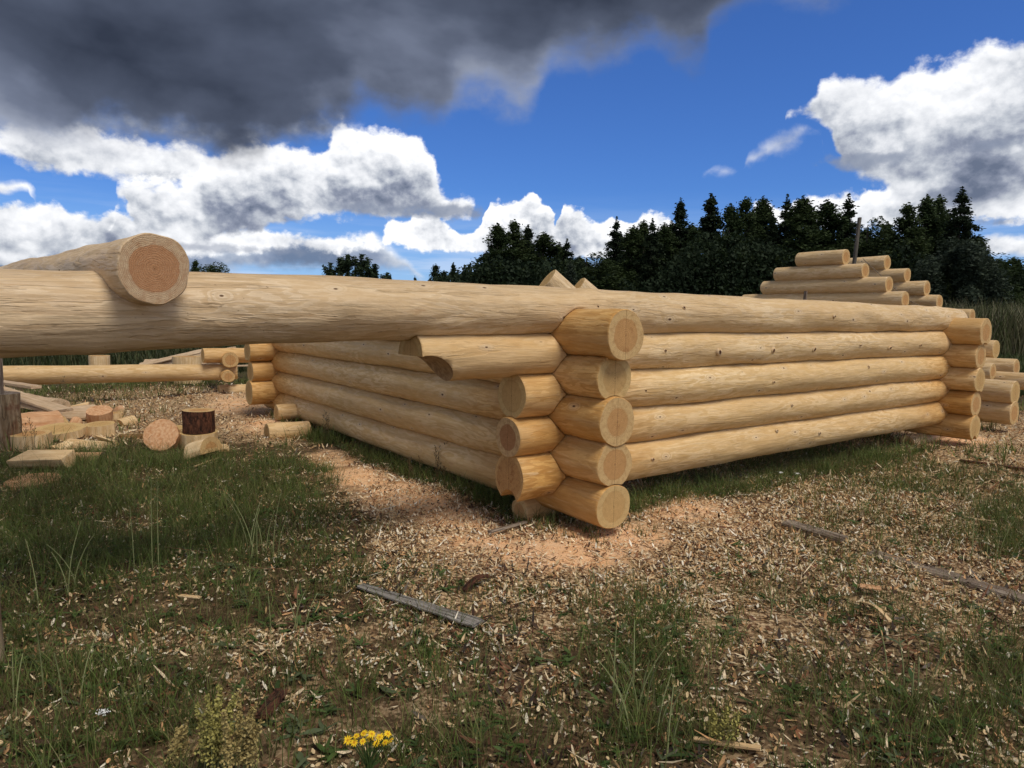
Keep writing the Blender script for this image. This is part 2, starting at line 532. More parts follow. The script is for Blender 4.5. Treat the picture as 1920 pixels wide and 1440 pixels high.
def mat_end(name, sap, heart, heart_r=0.60, line=True, dark=0.0, cracks=0.0):
    m, t, b, out = new_mat(name)
    tc = t.new('ShaderNodeTexCoord').outputs['Object']
    oi = t.new('ShaderNodeObjectInfo').outputs['Random']
    rn = attr(t, 'rn')
    sep = t.new('ShaderNodeSeparateXYZ')
    t.l.new(tc, sep.inputs[0])
    off = t.new('ShaderNodeCombineXYZ')
    t.put(off.inputs[1], t.math('MULTIPLY', oi, 31.0))
    p = t.vmath('ADD', tc, off.outputs[0])
    low = t.noise(p, 15.0, 4, 0.6)
    rr = t.math('ADD', rn, t.math('MULTIPLY', t.math('SUBTRACT', low, 0.5), 0.17))
    # annual rings, closer towards the bark
    ph = t.math('MULTIPLY', t.math('POWER', rr, 1.35), 115.0)
    ring = t.mapr(t.math('SINE', ph), -0.2, 1.0, 0, 1)
    rough = t.noise(t.scale(p, (1, 1, 1)), 260.0, 2, 0.6)
    saw = t.noise(t.scale(p, (1, 30, 420)), 1.0, 2, 0.6)
    hm = t.mapr(t.math('SUBTRACT', rr, t.math('MULTIPLY_ADD', oi, 0.10, heart_r - 0.05)), -0.012, 0.012, 1, 0)
    c = t.mix(hm, sap, heart)
    c = t.mix(t.math('MULTIPLY', ring, 0.5), c, tuple(v * 0.60 for v in heart))
    edge = t.mapr(t.math('ABSOLUTE', t.math('SUBTRACT', rr, heart_r)), 0.0, 0.03, 0.4, 0)
    c = t.mix(edge, c, tuple(v * 0.7 for v in heart))
    c = t.mix(t.mapr(rough, 0.4, 0.75, 0, 0.35), c, tuple(min(1, v * 1.25) for v in sap))
    c = t.mix(t.mapr(saw, 0.45, 0.75, 0, 0.22), c, tuple(v * 0.55 for v in sap))
    mt = t.noise(p, 38.0, 4, 0.6)
    c = t.mix(t.mapr(mt, 0.42, 0.70, 0, 0.55), c, tuple(v * 0.75 for v in heart))
    c = t.mix(t.mapr(rr, 0.93, 1.0, 0, 0.35), c, (0.40, 0.24, 0.09))
    # pith
    c = t.mix(t.mapr(rn, 0.015, 0.03, 0.8, 0), c, (0.15, 0.07, 0.03))
    if line:
        wob = t.math('MULTIPLY', t.math('SUBTRACT', t.noise(p, 14.0, 2, 0.5), 0.5), 0.010)
        ly = t.math('ABSOLUTE', t.math('ADD', sep.outputs[1], wob))
        lm = t.mapr(ly, 0.0007, 0.0018, 0.8, 0)
        c = t.mix(lm, c, (0.16, 0.085, 0.035))
    if cracks:
        an = t.math('ARCTAN2', sep.outputs[1], sep.outputs[2])
        av = t.new('ShaderNodeCombineXYZ')
        t.put(av.inputs[0], t.math('MULTIPLY_ADD', an, 1.3, t.math('MULTIPLY', oi, 20)))
        t.put(av.inputs[1], t.math('MULTIPLY', rr, 0.7))
        cn = t.noise(av.outputs[0], 2.2, 4, 0.7)
        ck = t.mapr(t.math('ABSOLUTE', t.math('SUBTRACT', cn, 0.5)), 0.0, 0.012, cracks, 0)
        c = t.mix(ck, c, (0.17, 0.075, 0.03))
        st = t.mapr(t.noise(p, 16.0, 3, 0.6), 0.60, 0.66, 0, cracks)
        c = t.mix(t.math('MULTIPLY', st, hm), c, (0.25, 0.10, 0.035))
    t.put(b.inputs['Base Color'], c)
    b.inputs['Roughness'].default_value = 0.85
    b.inputs['Specular IOR Level'].default_value = 0.15
    bp = t.new('ShaderNodeBump')
    bp.inputs['Strength'].default_value = 0.5
    bp.inputs['Distance'].default_value = 0.003
    t.l.new(t.math('ADD', t.math('MULTIPLY', ring, 0.4), t.math('ADD', rough, saw)), bp.inputs['Height'])
    t.l.new(bp.outputs[0], b.inputs['Normal'])
    return m


def mat_wood(name, light, dark, grain=(3, 60, 60), stain=None, rough=0.75, bump=0.006, crack=0.0):
    """plain split / sawn / weathered timber, grain along local X"""
    m, t, b, out = new_mat(name)
    tc = t.new('ShaderNodeTexCoord').outputs['Object']
    oi = t.new('ShaderNodeObjectInfo').outputs['Random']
    off = t.new('ShaderNodeCombineXYZ')
    t.put(off.inputs[0], t.math('MULTIPLY', oi, 41.0))
    p = t.vmath('ADD', tc, off.outputs[0])
    g = t.noise(t.scale(p, grain), 1.0, 5, 0.62, 0.3)
    g2 = t.noise(p, 9.0, 4, 0.6)
    c = t.mix(t.mapr(g, 0.35, 0.65), dark, light)
    c = t.mix(t.mapr(g2, 0.45, 0.7, 0, 0.35), c, tuple(v * 0.62 for v in dark))
    if stain:
        c = t.mix(t.mapr(t.noise(p, 5.0, 4, 0.65), 0.5, 0.62, 0, 0.7), c, stain)
    hgt = g
    if crack:
        k = t.noise(t.scale(p, (grain[0] * 0.5, grain[1] * 1.1, grain[2] * 1.1)), 1.0, 3, 0.5)
        km = t.mapr(t.math('ABSOLUTE', t.math('SUBTRACT', k, 0.5)), 0.0, 0.03, crack, 0)
        c = t.mix(km, c, tuple(v * 0.2 for v in dark))
        hgt = t.math('SUBTRACT', g, km)
    t.put(b.inputs['Base Color'], c)
    b.inputs['Roughness'].default_value = rough
    b.inputs['Specular IOR Level'].default_value = 0.2
    bp = t.new('ShaderNodeBump')
    bp.inputs['Strength'].default_value = 0.7
    bp.inputs['Distance'].default_value = bump
    t.l.new(hgt, bp.inputs['Height'])
    t.l.new(bp.outputs[0], b.inputs['Normal'])
    return m


def mat_vcol(name, translucent=0.0, rough=0.8, vary=0.25):
    m, t, b, out = new_mat(name)
    col = attr(t, 'col', 'Color')
    tc = t.new('ShaderNodeTexCoord').outputs['Object']
    n = t.noise(tc, 90.0, 2, 0.6)
    c = t.mix(t.mapr(n, 0.35, 0.7, 0, vary), col, (0.06, 0.045, 0.02))
    t.put(b.inputs['Base Color'], c)
    b.inputs['Roughness'].default_value = rough
    b.inputs['Specular IOR Level'].default_value = 0.18
    if translucent:
        tr = t.new('ShaderNodeBsdfTranslucent')
        t.l.new(c, tr.inputs[0])
        mx = t.new('ShaderNodeMixShader')
        mx.inputs[0].default_value = translucent
        t.l.new(b.outputs[0], mx.inputs[1])
        t.l.new(tr.outputs[0], mx.inputs[2])
        t.l.new(mx.outputs[0], out.inputs[0])
    return m


def mat_foliage(name, dark, light, scale=0.6):
    m, t, b, out = new_mat(name)
    g = t.new('ShaderNodeTexCoord').outputs['Object']
    oi = t.new('ShaderNodeObjectInfo').outputs['Random']
    n = t.noise(g, scale, 3, 0.6)
    n2 = t.noise(g, 7.0, 2, 0.6)
    f = t.math('ADD', t.mapr(n, 0.35, 0.65, 0, 0.6), t.mapr(n2, 0.3, 0.7, 0, 0.4))
    c = t.mix(f, dark, light)
    c = t.mix(t.math('MULTIPLY', oi, 0.45), c, tuple(0.5 * (v + w) * 0.8 for v, w in zip(dark, (light[0] * 0.7, light[1], light[2] * 1.2))))
    t.put(b.inputs['Base Color'], c)
    b.inputs['Roughness'].default_value = 0.65
    b.inputs['Specular IOR Level'].default_value = 0.12
    tr = t.new('ShaderNodeBsdfTranslucent')
    t.l.new(c, tr.inputs[0])
    mx = t.new('ShaderNodeMixShader')
    mx.inputs[0].default_value = 0.22
    t.l.new(b.outputs[0], mx.inputs[1])
    t.l.new(tr.outputs[0], mx.inputs[2])
    t.l.new(mx.outputs[0], out.inputs[0])
    return m


def mat_ground():
    m, t, b, out = new_mat('ground_litter')
    tc = t.new('ShaderNodeTexCoord').outputs['Object']
    saw = attr(t, 'saw')
    chip = attr(t, 'chip')
    v = t.new('ShaderNodeTexVoronoi')
    t.l.new(tc, v.inputs['Vector'])
    v.inputs['Scale'].default_value = 70.0
    sc = t.new('ShaderNodeSeparateColor')
    t.l.new(v.outputs['Color'], sc.inputs[0])
    cell = sc.outputs[0]
    soil = t.mix(t.noise(tc, 14.0, 5, 0.65), (0.030, 0.020, 0.012), (0.10, 0.065, 0.035))
    soil = t.mix(t.mapr(cell, 0.6, 0.9, 0, 0.6), soil, (0.16, 0.10, 0.05))
    far = t.mix(t.noise(tc, 0.25, 5, 0.6), (0.035, 0.05, 0.018), (0.085, 0.10, 0.04))
    cp = t.new('ShaderNodeValToRGB')
    t.l.new(cell, cp.inputs[0])
    e = cp.color_ramp.elements
    e[0].position, e[0].color = 0.0, (0.08, 0.045, 0.02, 1)
    e[1].position, e[1].color = 1.0, (0.62, 0.46, 0.28, 1)
    q = e.new(0.30); q.color = (0.20, 0.12, 0.065, 1)
    q = e.new(0.6); q.color = (0.42, 0.28, 0.15, 1)
    fine = t.noise(tc, 300.0, 3, 0.7)
    sawc = t.mix(t.mapr(fine, 0.3, 0.7), (0.68, 0.35, 0.155), (0.84, 0.55, 0.31))
    sawc = t.mix(t.mapr(t.noise(tc, 6.0, 4, 0.6), 0.4, 0.65, 0, 0.5), sawc, (0.80, 0.60, 0.40))
    nb = t.noise(tc, 5.5, 5, 0.7)
    cf = t.mapr(t.math('ADD', chip, t.math('MULTIPLY', t.math('SUBTRACT', nb, 0.5), 1.6)), 0.25, 0.75, 0, 1)
    c = t.mix(cf, soil, cp.outputs[0])
    sf = t.mapr(t.math('ADD', saw, t.math('MULTIPLY', t.math('SUBTRACT', nb, 0.5), 1.2)), 0.25, 0.75, 0, 1)
    c = t.mix(sf, c, sawc)
    c = t.mix(attr(t, 'far'), c, far)
    t.put(b.inputs['Base Color'], c)
    b.inputs['Roughness'].default_value = 0.95
    b.inputs['Specular IOR Level'].default_value = 0.1
    bp = t.new('ShaderNodeBump')
    bp.inputs['Strength'].default_value = 0.8
    bp.inputs['Distance'].default_value = 0.008
    t.l.new(t.math('ADD', cell, t.math('MULTIPLY', fine, 0.5)), bp.inputs['Height'])
    t.l.new(bp.outputs[0], b.inputs['Normal'])
    return m


M_SIDE = mat_log_side()
M_END = mat_end('pine_end_grain', (0.62, 0.43, 0.20), (0.50, 0.265, 0.10), cracks=0.30)
M_END_RED = mat_end('pine_end_grain_red', (0.54, 0.40, 0.25), (0.42, 0.20, 0.09), 0.66, line=False)
M_END_PALE = mat_end('pine_end_grain_pale', (0.62, 0.43, 0.19), (0.53, 0.33, 0.13), 0.66, cracks=0.20)
M_END_CRACK = mat_end('pine_end_grain_cracked', (0.58, 0.36, 0.15), (0.46, 0.24, 0.09), 0.80, cracks=0.7)
M_END_DARKHEART = mat_end('pine_end_grain_dark_heart', (0.60, 0.41, 0.20), (0.33, 0.145, 0.06), 0.64)
M_SPLIT = mat_wood('split_pine', (0.76, 0.58, 0.34), (0.58, 0.37, 0.17), (4, 40, 40))
M_SPLIT_RED = mat_wood('split_red_heart', (0.66, 0.42, 0.24), (0.48, 0.23, 0.10), (4, 40, 40))
M_SAWN = mat_wood('sawn_board', (0.60, 0.46, 0.31), (0.42, 0.28, 0.16), (2.5, 50, 50))
M_GREY = mat_wood('weathered_grey_wood', (0.36, 0.34, 0.31), (0.16, 0.14, 0.12), (3, 55, 55), crack=0.8, bump=0.008)
M_GREYDARK = mat_wood('dark_grey_wood', (0.17, 0.155, 0.13), (0.07, 0.06, 0.05), (3, 55, 55), crack=0.6)
M_GREYBROWN = mat_wood('weathered_brown_pole', (0.34, 0.28, 0.22), (0.13, 0.085, 0.055), (3, 40, 40), crack=0.6, bump=0.01)
M_BARK = mat_wood('pine_bark', (0.16, 0.062, 0.032), (0.030, 0.015, 0.010), (14, 30, 30), rough=0.95, bump=0.02, crack=0.6)
M_POSTBARK = mat_wood('flaking_post_bark', (0.36, 0.28, 0.18), (0.17, 0.11, 0.06), (4, 26, 26), stain=(0.13, 0.045, 0.025), rough=0.95, bump=0.02, crack=0.5)
M_CHIP = mat_vcol('chip_wood', 0.0, 0.75, 0.30)
M_GRASS = mat_vcol('grass_blade', 0.28, 0.55, 0.15)
M_GROUND = mat_ground()
M_LEAF_A = mat_foliage('foliage_birch', (0.016, 0.026, 0.010), (0.062, 0.086, 0.028), 0.35)
M_LEAF_B = mat_foliage('foliage_spruce', (0.011, 0.019, 0.010), (0.036, 0.052, 0.024), 0.35)
M_LEAF_W = mat_foliage('foliage_willow', (0.024, 0.033, 0.022), (0.070, 0.088, 0.055))
M_LEAF_P = mat_foliage('foliage_young_pine', (0.022, 0.036, 0.018), (0.060, 0.085, 0.040), 1.5)
M_TRUNK = mat_wood('tree_bark', (0.09, 0.075, 0.06), (0.035, 0.028, 0.022), (20, 20, 4), rough=0.95)


# ------------------------------------------------------------------ terrain
def sm(a, b, x):
    t_ = np.clip((x - a) / (b - a), 0, 1)
    return t_ * t_ * (3 - 2 * t_)


def vnoise(x, y, f, seed=0):
    """cheap smooth 2-D value noise in [0,1]"""
    x = np.asarray(x, float) * f
    y = np.asarray(y, float) * f
    xi, yi = np.floor(x).astype(np.int64), np.floor(y).astype(np.int64)
    fx, fy = x - xi, y - yi
    fx, fy = fx * fx * (3 - 2 * fx), fy * fy * (3 - 2 * fy)

    def h(a, b):
        n = (a * 374761393 + b * 668265263 + seed * 974711) & 0x7fffffff
        n = ((n ^ (n >> 13)) * 1274126177) & 0x7fffffff
        return ((n ^ (n >> 16)) & 0xffff) / 65535.0
    return ((h(xi, yi) * (1 - fx) + h(xi + 1, yi) * fx) * (1 - fy)
            + (h(xi, yi + 1) * (1 - fx) + h(xi + 1, yi + 1) * fx) * fy)


def fbm(x, y, f, seed=0, o=4):
    s, a, tot = 0, 1.0, 0
    for i in range(o):
        s = s + a * vnoise(x, y, f * 2 ** i, seed + i * 7)
        tot += a
        a *= 0.55
    return s / tot


MOUNDS = [(GP(1245, 952), 0.42, 0.05), (GP(1790, 822), 0.40, 0.05), (GP(820, 930), 0.55, 0.03), (GP(1060, 1030), 0.7, 0.03),
          (GP(430, 745), 0.9, 0.10), (GP(520, 800), 0.5, 0.06)]


def gh(x, y):
    x = np.asarray(x, float)
    y = np.asarray(y, float)
    r = np.hypot(x, y)
    z = (fbm(x, y, 0.9, 3, 3) - 0.5) * 0.09 + (fbm(x, y, 5.0, 5, 3) - 0.5) * 0.035
    z = z * sm(400, 60, r) + (fbm(x, y, 0.05, 9, 2) - 0.5) * 0.5 * sm(15, 45, r)
    for (c, rad, h) in MOUNDS:
        z = z + h * np.exp(-((x - c[0]) ** 2 + (y - c[1]) ** 2) / (rad * rad * 0.6))
    return z


def blobs(px, py, L):
    v = np.zeros_like(px)
    for (cx, cy, rx, ry, w) in L:
        v = np.maximum(v, w * np.exp(-(((px - cx) / rx) ** 2 + ((py - cy) / ry) ** 2) ** 1.3))
    return v


SAW = [(700, 895, 110, 30, .95), (800, 930, 140, 50, 1), (890, 965, 130, 44, 1), (640, 862, 70, 24, .8), (1265, 958, 130, 34, 1), (1130, 1012, 150, 32, 1),
       (1040, 1045, 190, 38, .9), (900, 1015, 120, 32, .75), (520, 800, 100, 18, .85), (450, 765, 80, 18, .8), (1795, 826, 85, 12, 1), (1000, 975, 60, 20, .9), (1380, 990, 90, 26, .45)]
GRS = [(200, 950, 380, 70, 1), (150, 1050, 300, 110, .95), (420, 1000, 190, 90, .95), (540, 900, 150, 40, .85), (120, 1250, 300, 110, .55), (300, 1370, 330, 80, .62),
       (430, 1130, 170, 60, .55), (330, 1240, 120, 70, .45), (620, 1300, 160, 60, .45), (100, 1420, 260, 60, .7), (900, 1400, 260, 50, .65), (1200, 1240, 110, 120, .85),
       (1210, 1370, 170, 70, .9), (1480, 1330, 140, 60, .55), (1700, 1370, 170, 80, .85), (1880, 1290, 80, 100, .7), (1890, 990, 80, 70, .8),
       (1450, 1120, 170, 40, .33), (1640, 1010, 200, 60, .25), (1055, 985, 85, 24, 1.3), (600, 1110, 260, 80, .34), (1700, 910, 200, 30, .35),
       (240, 880, 260, 30, 1), (60, 760, 120, 20, .8), (130, 730, 120, 16, .9), (1850, 850, 90, 14, .4), (1360, 1240, 60, 60, .35), (800, 1230, 150, 50, .3),
       (960, 1130, 200, 40, .14), (1640, 1150, 120, 40, .3), (20, 1150, 120, 90, .7)]

ANG = math.radians(36.495)
U = np.array((math.cos(ANG), math.sin(ANG), 0.0))
V = np.array((-math.sin(ANG), math.cos(ANG), 0.0))
F1 = np.array((-0.012, 4.128, 0.0))
F2 = np.array((0.599, 3.982, 0.0))
CORNER = F1 + U * 0.4047
LEN_U, LEN_V = 5.29, 5.312
DZ = 0.2475
Z0 = 0.199


def frame_uv(x, y):
    dx, dy = x - CORNER[0], y - CORNER[1]
    return dx * U[0] + dy * U[1], dx * V[0] + dy * V[1]


def masks(x, y):
    """sawdust, chip, grass, far weights at ground points"""
    px, py = proj(x, y, np.zeros_like(x))
    infr = np.clip(px, -100, 2020)
    py = np.minimum(py, 1500)
    a, b = frame_uv(x, y)
    r = np.hypot(x, y)
    n = fbm(x, y, 2.2, 21, 3)
    saw = blobs(infr, py, SAW) * (y > 0.5)
    g = blobs(infr, py, GRS)
    # rank strip of grass along the two walls, left growing under the logs
    lw = np.exp(-((a + 0.12) / 0.22) ** 2) * sm(-0.1, 0.25, b) * sm(5.6, 5.0, b)
    rw = np.exp(-((b + 0.12) / 0.27) ** 2) * sm(-0.05, 0.5, a) * sm(5.4, 4.8, a)
    ins = sm(-0.1, 0.15, a) * sm(-0.1, 0.15, b) * sm(5.4, 5.1, a) * sm(5.4, 5.1, b)
    g = np.maximum(g, np.maximum(lw, np.maximum(rw * 0.95, ins * 0.45)))
    saw = saw * (1 - np.clip(lw + rw * 0.5, 0, 1))
    fieldg = sm(11, 15, r)
    back = (y < 0.9) * 0.6
    g = np.maximum(g, np.maximum(fieldg, back))
    g = np.clip(g * (0.12 + 0.88 * sm(0.36, 0.62, 0.55 * n + 0.45 * fbm(x, y, 5.5, 57, 3) + 0.07 * g)), 0, 1)
    c = np.clip(1.0 - 0.72 * g, 0, 1) * sm(16, 11, r)
    c = np.where((px < 700) & (py > 830) & (py < 1180), c * 0.35, c)
    c = c * (1 - 0.55 * sm(1110, 1260, py) * (y > 0.4))
    return saw, c, g, sm(13, 19, r)


def build_ground():
    n = 420
    s = np.linspace(-1, 1, n)
    k = 7.2
    ax = np.sinh(k * s) / np.sinh(k) * 900.0
    gx, gy = np.meshgrid(ax, ax + 3.5, indexing='ij')
    x, y = gx.ravel(), gy.ravel()
    z = gh(x, y)
    V_ = np.stack([x, y, z], 1)
    i = np.arange(n - 1)
    ii, jj = np.meshgrid(i, i, indexing='ij')
    a = (ii * n + jj).ravel()
    Fq = np.stack([a, a + n, a + n + 1, a + 1], 1)
    o = np_mesh('ground', V_, Fq, M_GROUND)
    saw, c, g, far = masks(x, y)
    for nm, v in (('saw', saw), ('chip', c), ('far', far)):
        at = o.data.attributes.new(nm, 'FLOAT', 'POINT')
        at.data.foreach_set('value', v.astype(np.float32))
    tag(o, kind='structure')


build_ground()


# ------------------------------------------------------------------ ribbons: chips and blades
def sample_wedge(n, rmin, rmax, half=1.0, power=2.0):
    u_ = rng.random(n)
    r = (rmin ** power + u_ * (rmax ** power - rmin ** power)) ** (1 / power)
    th = rng.uniform(-half, half, n)
    return r * np.sin(th), r * np.cos(th)


def ribbons(P0, D, N, Wd, L, w, nseg, curl, taper, colors, name, mat, kind='stuff', twist=None, parent=None):
    """P0 start, D unit direction, N unit 'up' normal, Wd unit width dir; curl bends along N; taper per row"""
    n = len(P0)
    rows = []
    cl = []
    for j in range(nseg + 1):
        t_ = j / nseg
        c_ = P0 + D * (L * t_)[:, None] + N * (curl * L * (t_ * t_ if np.ndim(taper) else 4 * t_ * (1 - t_)))[:, None]
        tw = taper[j] if np.ndim(taper) else 1.0
        wv = Wd * (w * tw * 0.5)[:, None]
        rows.append(c_ - wv)
        rows.append(c_ + wv)
    A = np.stack(rows, 1)                 # n, 2(nseg+1), 3
    m = A.shape[1]
    base = (np.arange(n) * m)[:, None]
    q = []
    for j in range(nseg):
        q.append(np.stack([base[:, 0] + 2 * j, base[:, 0] + 2 * j + 1, base[:, 0] + 2 * j + 3, base[:, 0] + 2 * j + 2], 1))
    Fq = np.concatenate(q, 0)
    C = np.repeat(colors, m, axis=0)
    o = np_mesh(name, A.reshape(-1, 3), Fq, mat, C, smooth=True, parent=parent)
    if kind:
        o['kind'] = kind
    return o


def unit(v):
    return v / np.maximum(np.linalg.norm(v, axis=-1, keepdims=True), 1e-9)


def chips(name, n, rmin, rmax, Lr, wr, palette, weights, dens, lift=0.012, power=2.0, curl=(-0.10, 0.40), tilt=0.45, label=None):
    x, y = sample_wedge(n, rmin, rmax, power=power)
    keep = rng.random(n) < dens(x, y)
    x, y = x[keep], y[keep]
    n = len(x)
    th = rng.uniform(0, 2 * np.pi, n)
    tl = rng.normal(0, tilt, n)
    D = np.stack([np.cos(th) * np.cos(tl), np.sin(th) * np.cos(tl), np.sin(tl)], 1)
    Wd = np.stack([-np.sin(th), np.cos(th), rng.normal(0, 0.35, n)], 1)
    Wd = unit(Wd)
    N = unit(np.cross(D, Wd))
    N[N[:, 2] < 0] *= -1
    L = rng.uniform(*Lr, n) * rng.choice([1, 1, 1, 1.7], n)
    w = rng.uniform(*wr, n)
    z = gh(x, y) + rng.random(n) * lift + np.abs(np.sin(tl)) * L * 0.5
    P0 = np.stack([x, y, z], 1) - D * (L * 0.5)[:, None]
    pal = np.array(palette)
    ci = rng.choice(len(pal), n, p=np.array(weights) / np.sum(weights))
    col = pal[ci] * rng.uniform(0.75, 1.15, (n, 1))
    o = ribbons(P0, D, N, Wd, L, w, 2, rng.uniform(*curl, n), np.array([0.45, 1.0, 0.25]), np.clip(col, 0, 1), name, M_CHIP)
    if label:
        o['label'] = label
    return o


STRAW = [(0.80, 0.65, 0.43), (0.68, 0.50, 0.28), (0.48, 0.30, 0.14), (0.86, 0.78, 0.62), (0.64, 0.36, 0.17), (0.20, 0.085, 0.04), (0.07, 0.038, 0.025)]


def d_chip(x, y):
    s, c, g, f = masks(x, y)
    px, py = proj(x, y, np.zeros_like(x))
    near = sm(1080, 1280, py)
    nn = fbm(x, y, 4.5, 31, 4) + 0.16 * sm(1180, 1020, py)
    v = c * (1 + 1.0 * sm(1110, 1260, py)) * (1 - 0.75 * np.clip(s, 0, 1)) * (0.16 + 0.84 * sm(0.40, 0.58, nn))
    return np.clip(v * (1 - 0.45 * near), 0, 1)


def d_bark(x, y):
    s, c, g, f = masks(x, y)
    px, py = proj(x, y, np.zeros_like(x))
    nn = fbm(x, y, 2.6, 77, 3)
    return np.clip((1 - np.clip(s * 1.2, 0, 1)) * sm(0.40, 0.62, nn) * (0.35 + 0.65 * sm(1030, 1200, py)), 0, 1) * sm(12, 9, np.hypot(x, y))


def d_saw(x, y):
    s, c, g, f = masks(x, y)
    return np.clip(s * 1.1, 0, 1)


chips('wood_chips', 330000, 1.6, 6.5, (0.006, 0.027), (0.004, 0.015), STRAW, (6, 6, 4, 2.6, 2.5, 3, 3), d_chip,
      label='pale pine chips and shavings littering the ground around the log frame')
chips('wood_chips', 125000, 6.3, 16.0, (0.015, 0.05), (0.008, 0.020), STRAW, (5, 6, 5, 1.6, 2.5, 2, 2), d_chip, power=1.6)
chips('shavings', 1700, 1.6, 6.0, (0.035, 0.10), (0.004, 0.011), STRAW[:5], (4, 4, 3, 5, 3), d_chip, lift=0.03, curl=(0.05, 0.35), tilt=0.18)
chips('bark_litter', 62000, 1.6, 9.0, (0.012, 0.05), (0.006, 0.018), [(0.13, 0.055, 0.032), (0.06, 0.032, 0.022), (0.20, 0.085, 0.045), (0.035, 0.025, 0.022), (0.15, 0.12, 0.10)],
      (3, 4, 2, 3, 1), d_bark, lift=0.016)
chips('sawdust', 100000, 2.8, 9.5, (0.005, 0.014), (0.0025, 0.006), [(0.80, 0.46, 0.23), (0.85, 0.58, 0.34), (0.70, 0.35, 0.15), (0.88, 0.72, 0.52)],
      (4, 3, 3, 2), d_saw, lift=0.008, power=1.5, label='orange sawdust heaped at the corner of the log frame')


def grass_patch(name, n_tuft, rmin, rmax, blades, hr, wr, cols, dens, spread=0.05, power=2.0, nseg=3, lean=(0.15, 0.75), label=None, half=1.0, mat=None):
    x, y = sample_wedge(n_tuft, rmin, rmax, power=power, half=half)
    keep = rng.random(n_tuft) < dens(x, y)
    x, y = x[keep], y[keep]
    nt = len(x)
    k = rng.integers(blades[0], blades[1], nt)
    idx = np.repeat(np.arange(nt), k)
    n = len(idx)
    th = rng.uniform(0, 2 * np.pi, n)
    rr = np.abs(rng.normal(0, spread, n))
    bx, by = x[idx] + rr * np.cos(th), y[idx] + rr * np.sin(th)
    th2 = th + rng.normal(0, 0.9, n)
    tuft_h = rng.uniform(0.55, 1.2, nt)[idx]
    L = rng.uniform(*hr, n) * tuft_h
    ln = rng.uniform(*lean, n)
    D = unit(np.stack([np.cos(th2) * ln * 0.35, np.sin(th2) * ln * 0.35, np.ones(n)], 1))
    N = unit(np.stack([np.cos(th2), np.sin(th2), -0.35 * np.ones(n)], 1))
    a = th2 + np.pi / 2 + rng.normal(0, 0.6, n)
    Wd = np.stack([np.cos(a), np.sin(a), np.zeros(n)], 1)
    w = rng.uniform(*wr, n)
    P0 = np.stack([bx, by, gh(bx, by) - 0.006], 1)
    pal = np.array(cols)
    ci = rng.integers(0, len(pal), nt)[idx]
    c2 = rng.integers(0, len(pal), n)
    col = (pal[ci] * 0.6 + pal[c2] * 0.4) * rng.uniform(0.7, 1.2, (n, 1))
    taper = np.linspace(1, 0.08, nseg + 1) ** 0.7
    o = ribbons(P0, D, N, Wd, L, w, nseg, ln * 0.8, taper, np.clip(col, 0, 1), name, mat or M_GRASS)
    if label:
        o['label'] = label
    return o


GREEN = [(0.2013, 0.2623, 0.0671), (0.1342, 0.1952, 0.0415), (0.0756, 0.1281, 0.0268), (0.1074, 0.1647, 0.0354), (0.0561, 0.0976, 0.022), (0.1525, 0.183, 0.0512), (0.2196, 0.2013, 0.0793), (0.0976, 0.0732, 0.0317)]
DRY = [(0.22, 0.15, 0.06), (0.14, 0.09, 0.035), (0.30, 0.24, 0.12), (0.10, 0.055, 0.025)]


def d_grass(x, y):
    s, c, g, f = masks(x, y)
    a, b = frame_uv(x, y)
    _, py_ = proj(x, y, np.zeros_like(x))
    return np.clip(g * 1.15 + 0.05 + 0.16 * sm(1120, 1300, py_) - 0.9 * s * (g < 0.6), 0, 1)


def d_stem(x, y):
    s, c, g, f = masks(x, y)
    return np.clip(0.06 + 0.8 * g - s, 0, 1)


def d_dry(x, y):
    s, c, g, f = masks(x, y)
    return np.clip(0.25 + 0.6 * g - s, 0, 1) * sm(0.38, 0.6, fbm(x, y, 1.6, 91, 3))


grass_patch('grass', 30000, 1.5, 7.5, (7, 18), (0.04, 0.16), (0.0020, 0.0044), GREEN, d_grass, label='short dark green grass growing through the wood chips')
grass_patch('grass', 11000, 7.0, 14.0, (7, 14), (0.06, 0.20), (0.006, 0.010), GREEN, d_grass, spread=0.09)
grass_patch('bent_stems', 9500, 1.5, 7.5, (2, 5), (0.12, 0.34), (0.0016, 0.0032), [(0.20, 0.19, 0.07), (0.12, 0.13, 0.045), (0.16, 0.10, 0.045), (0.09, 0.055, 0.03)], d_stem, spread=0.05, lean=(0.9, 2.4), nseg=5, label='thin bent grass stems lying over one another')
c0_ = CORNER - U * 0.02 - V * 0.05


def d_corner(x, y):
    return np.exp(-((x - c0_[0] - 0.05) ** 2 + (y - c0_[1] + 0.02) ** 2) / 0.10)


grass_patch('grass', 1500, 3.6, 5.4, (6, 13), (0.04, 0.12), (0.003, 0.006), GREEN, d_corner, spread=0.03, half=0.35, label='tuft of dark grass growing in the angle under the near corner')
grass_patch('dry_grass', 8000, 1.5, 8.0, (3, 8), (0.08, 0.24), (0.0014, 0.0028), DRY + [(0.12, 0.12, 0.05)], d_dry, spread=0.05, lean=(0.2, 1.1))


# ------------------------------------------------------------------ logs
def xform(A, B, roll=0.0):
    """matrix with origin A, local X towards B, local Z as near world up as it goes"""
    A, B = Vector(A), Vector(B)
    xa = (B - A).normalized()
    za = Vector((0, 0, 1))
    if abs(xa.dot(za)) > 0.95:
        za = Vector((0, 1, 0))
    ya = za.cross(xa).normalized()
    za = xa.cross(ya)
    M = Matrix(((xa.x, ya.x, za.x, A.x), (xa.y, ya.y, za.y, A.y), (xa.z, ya.z, za.z, A.z), (0, 0, 0, 1)))
    return M @ Matrix.Rotation(roll, 4, 'X'), (B - A).length


LOG_M, LOGS = {}, {}


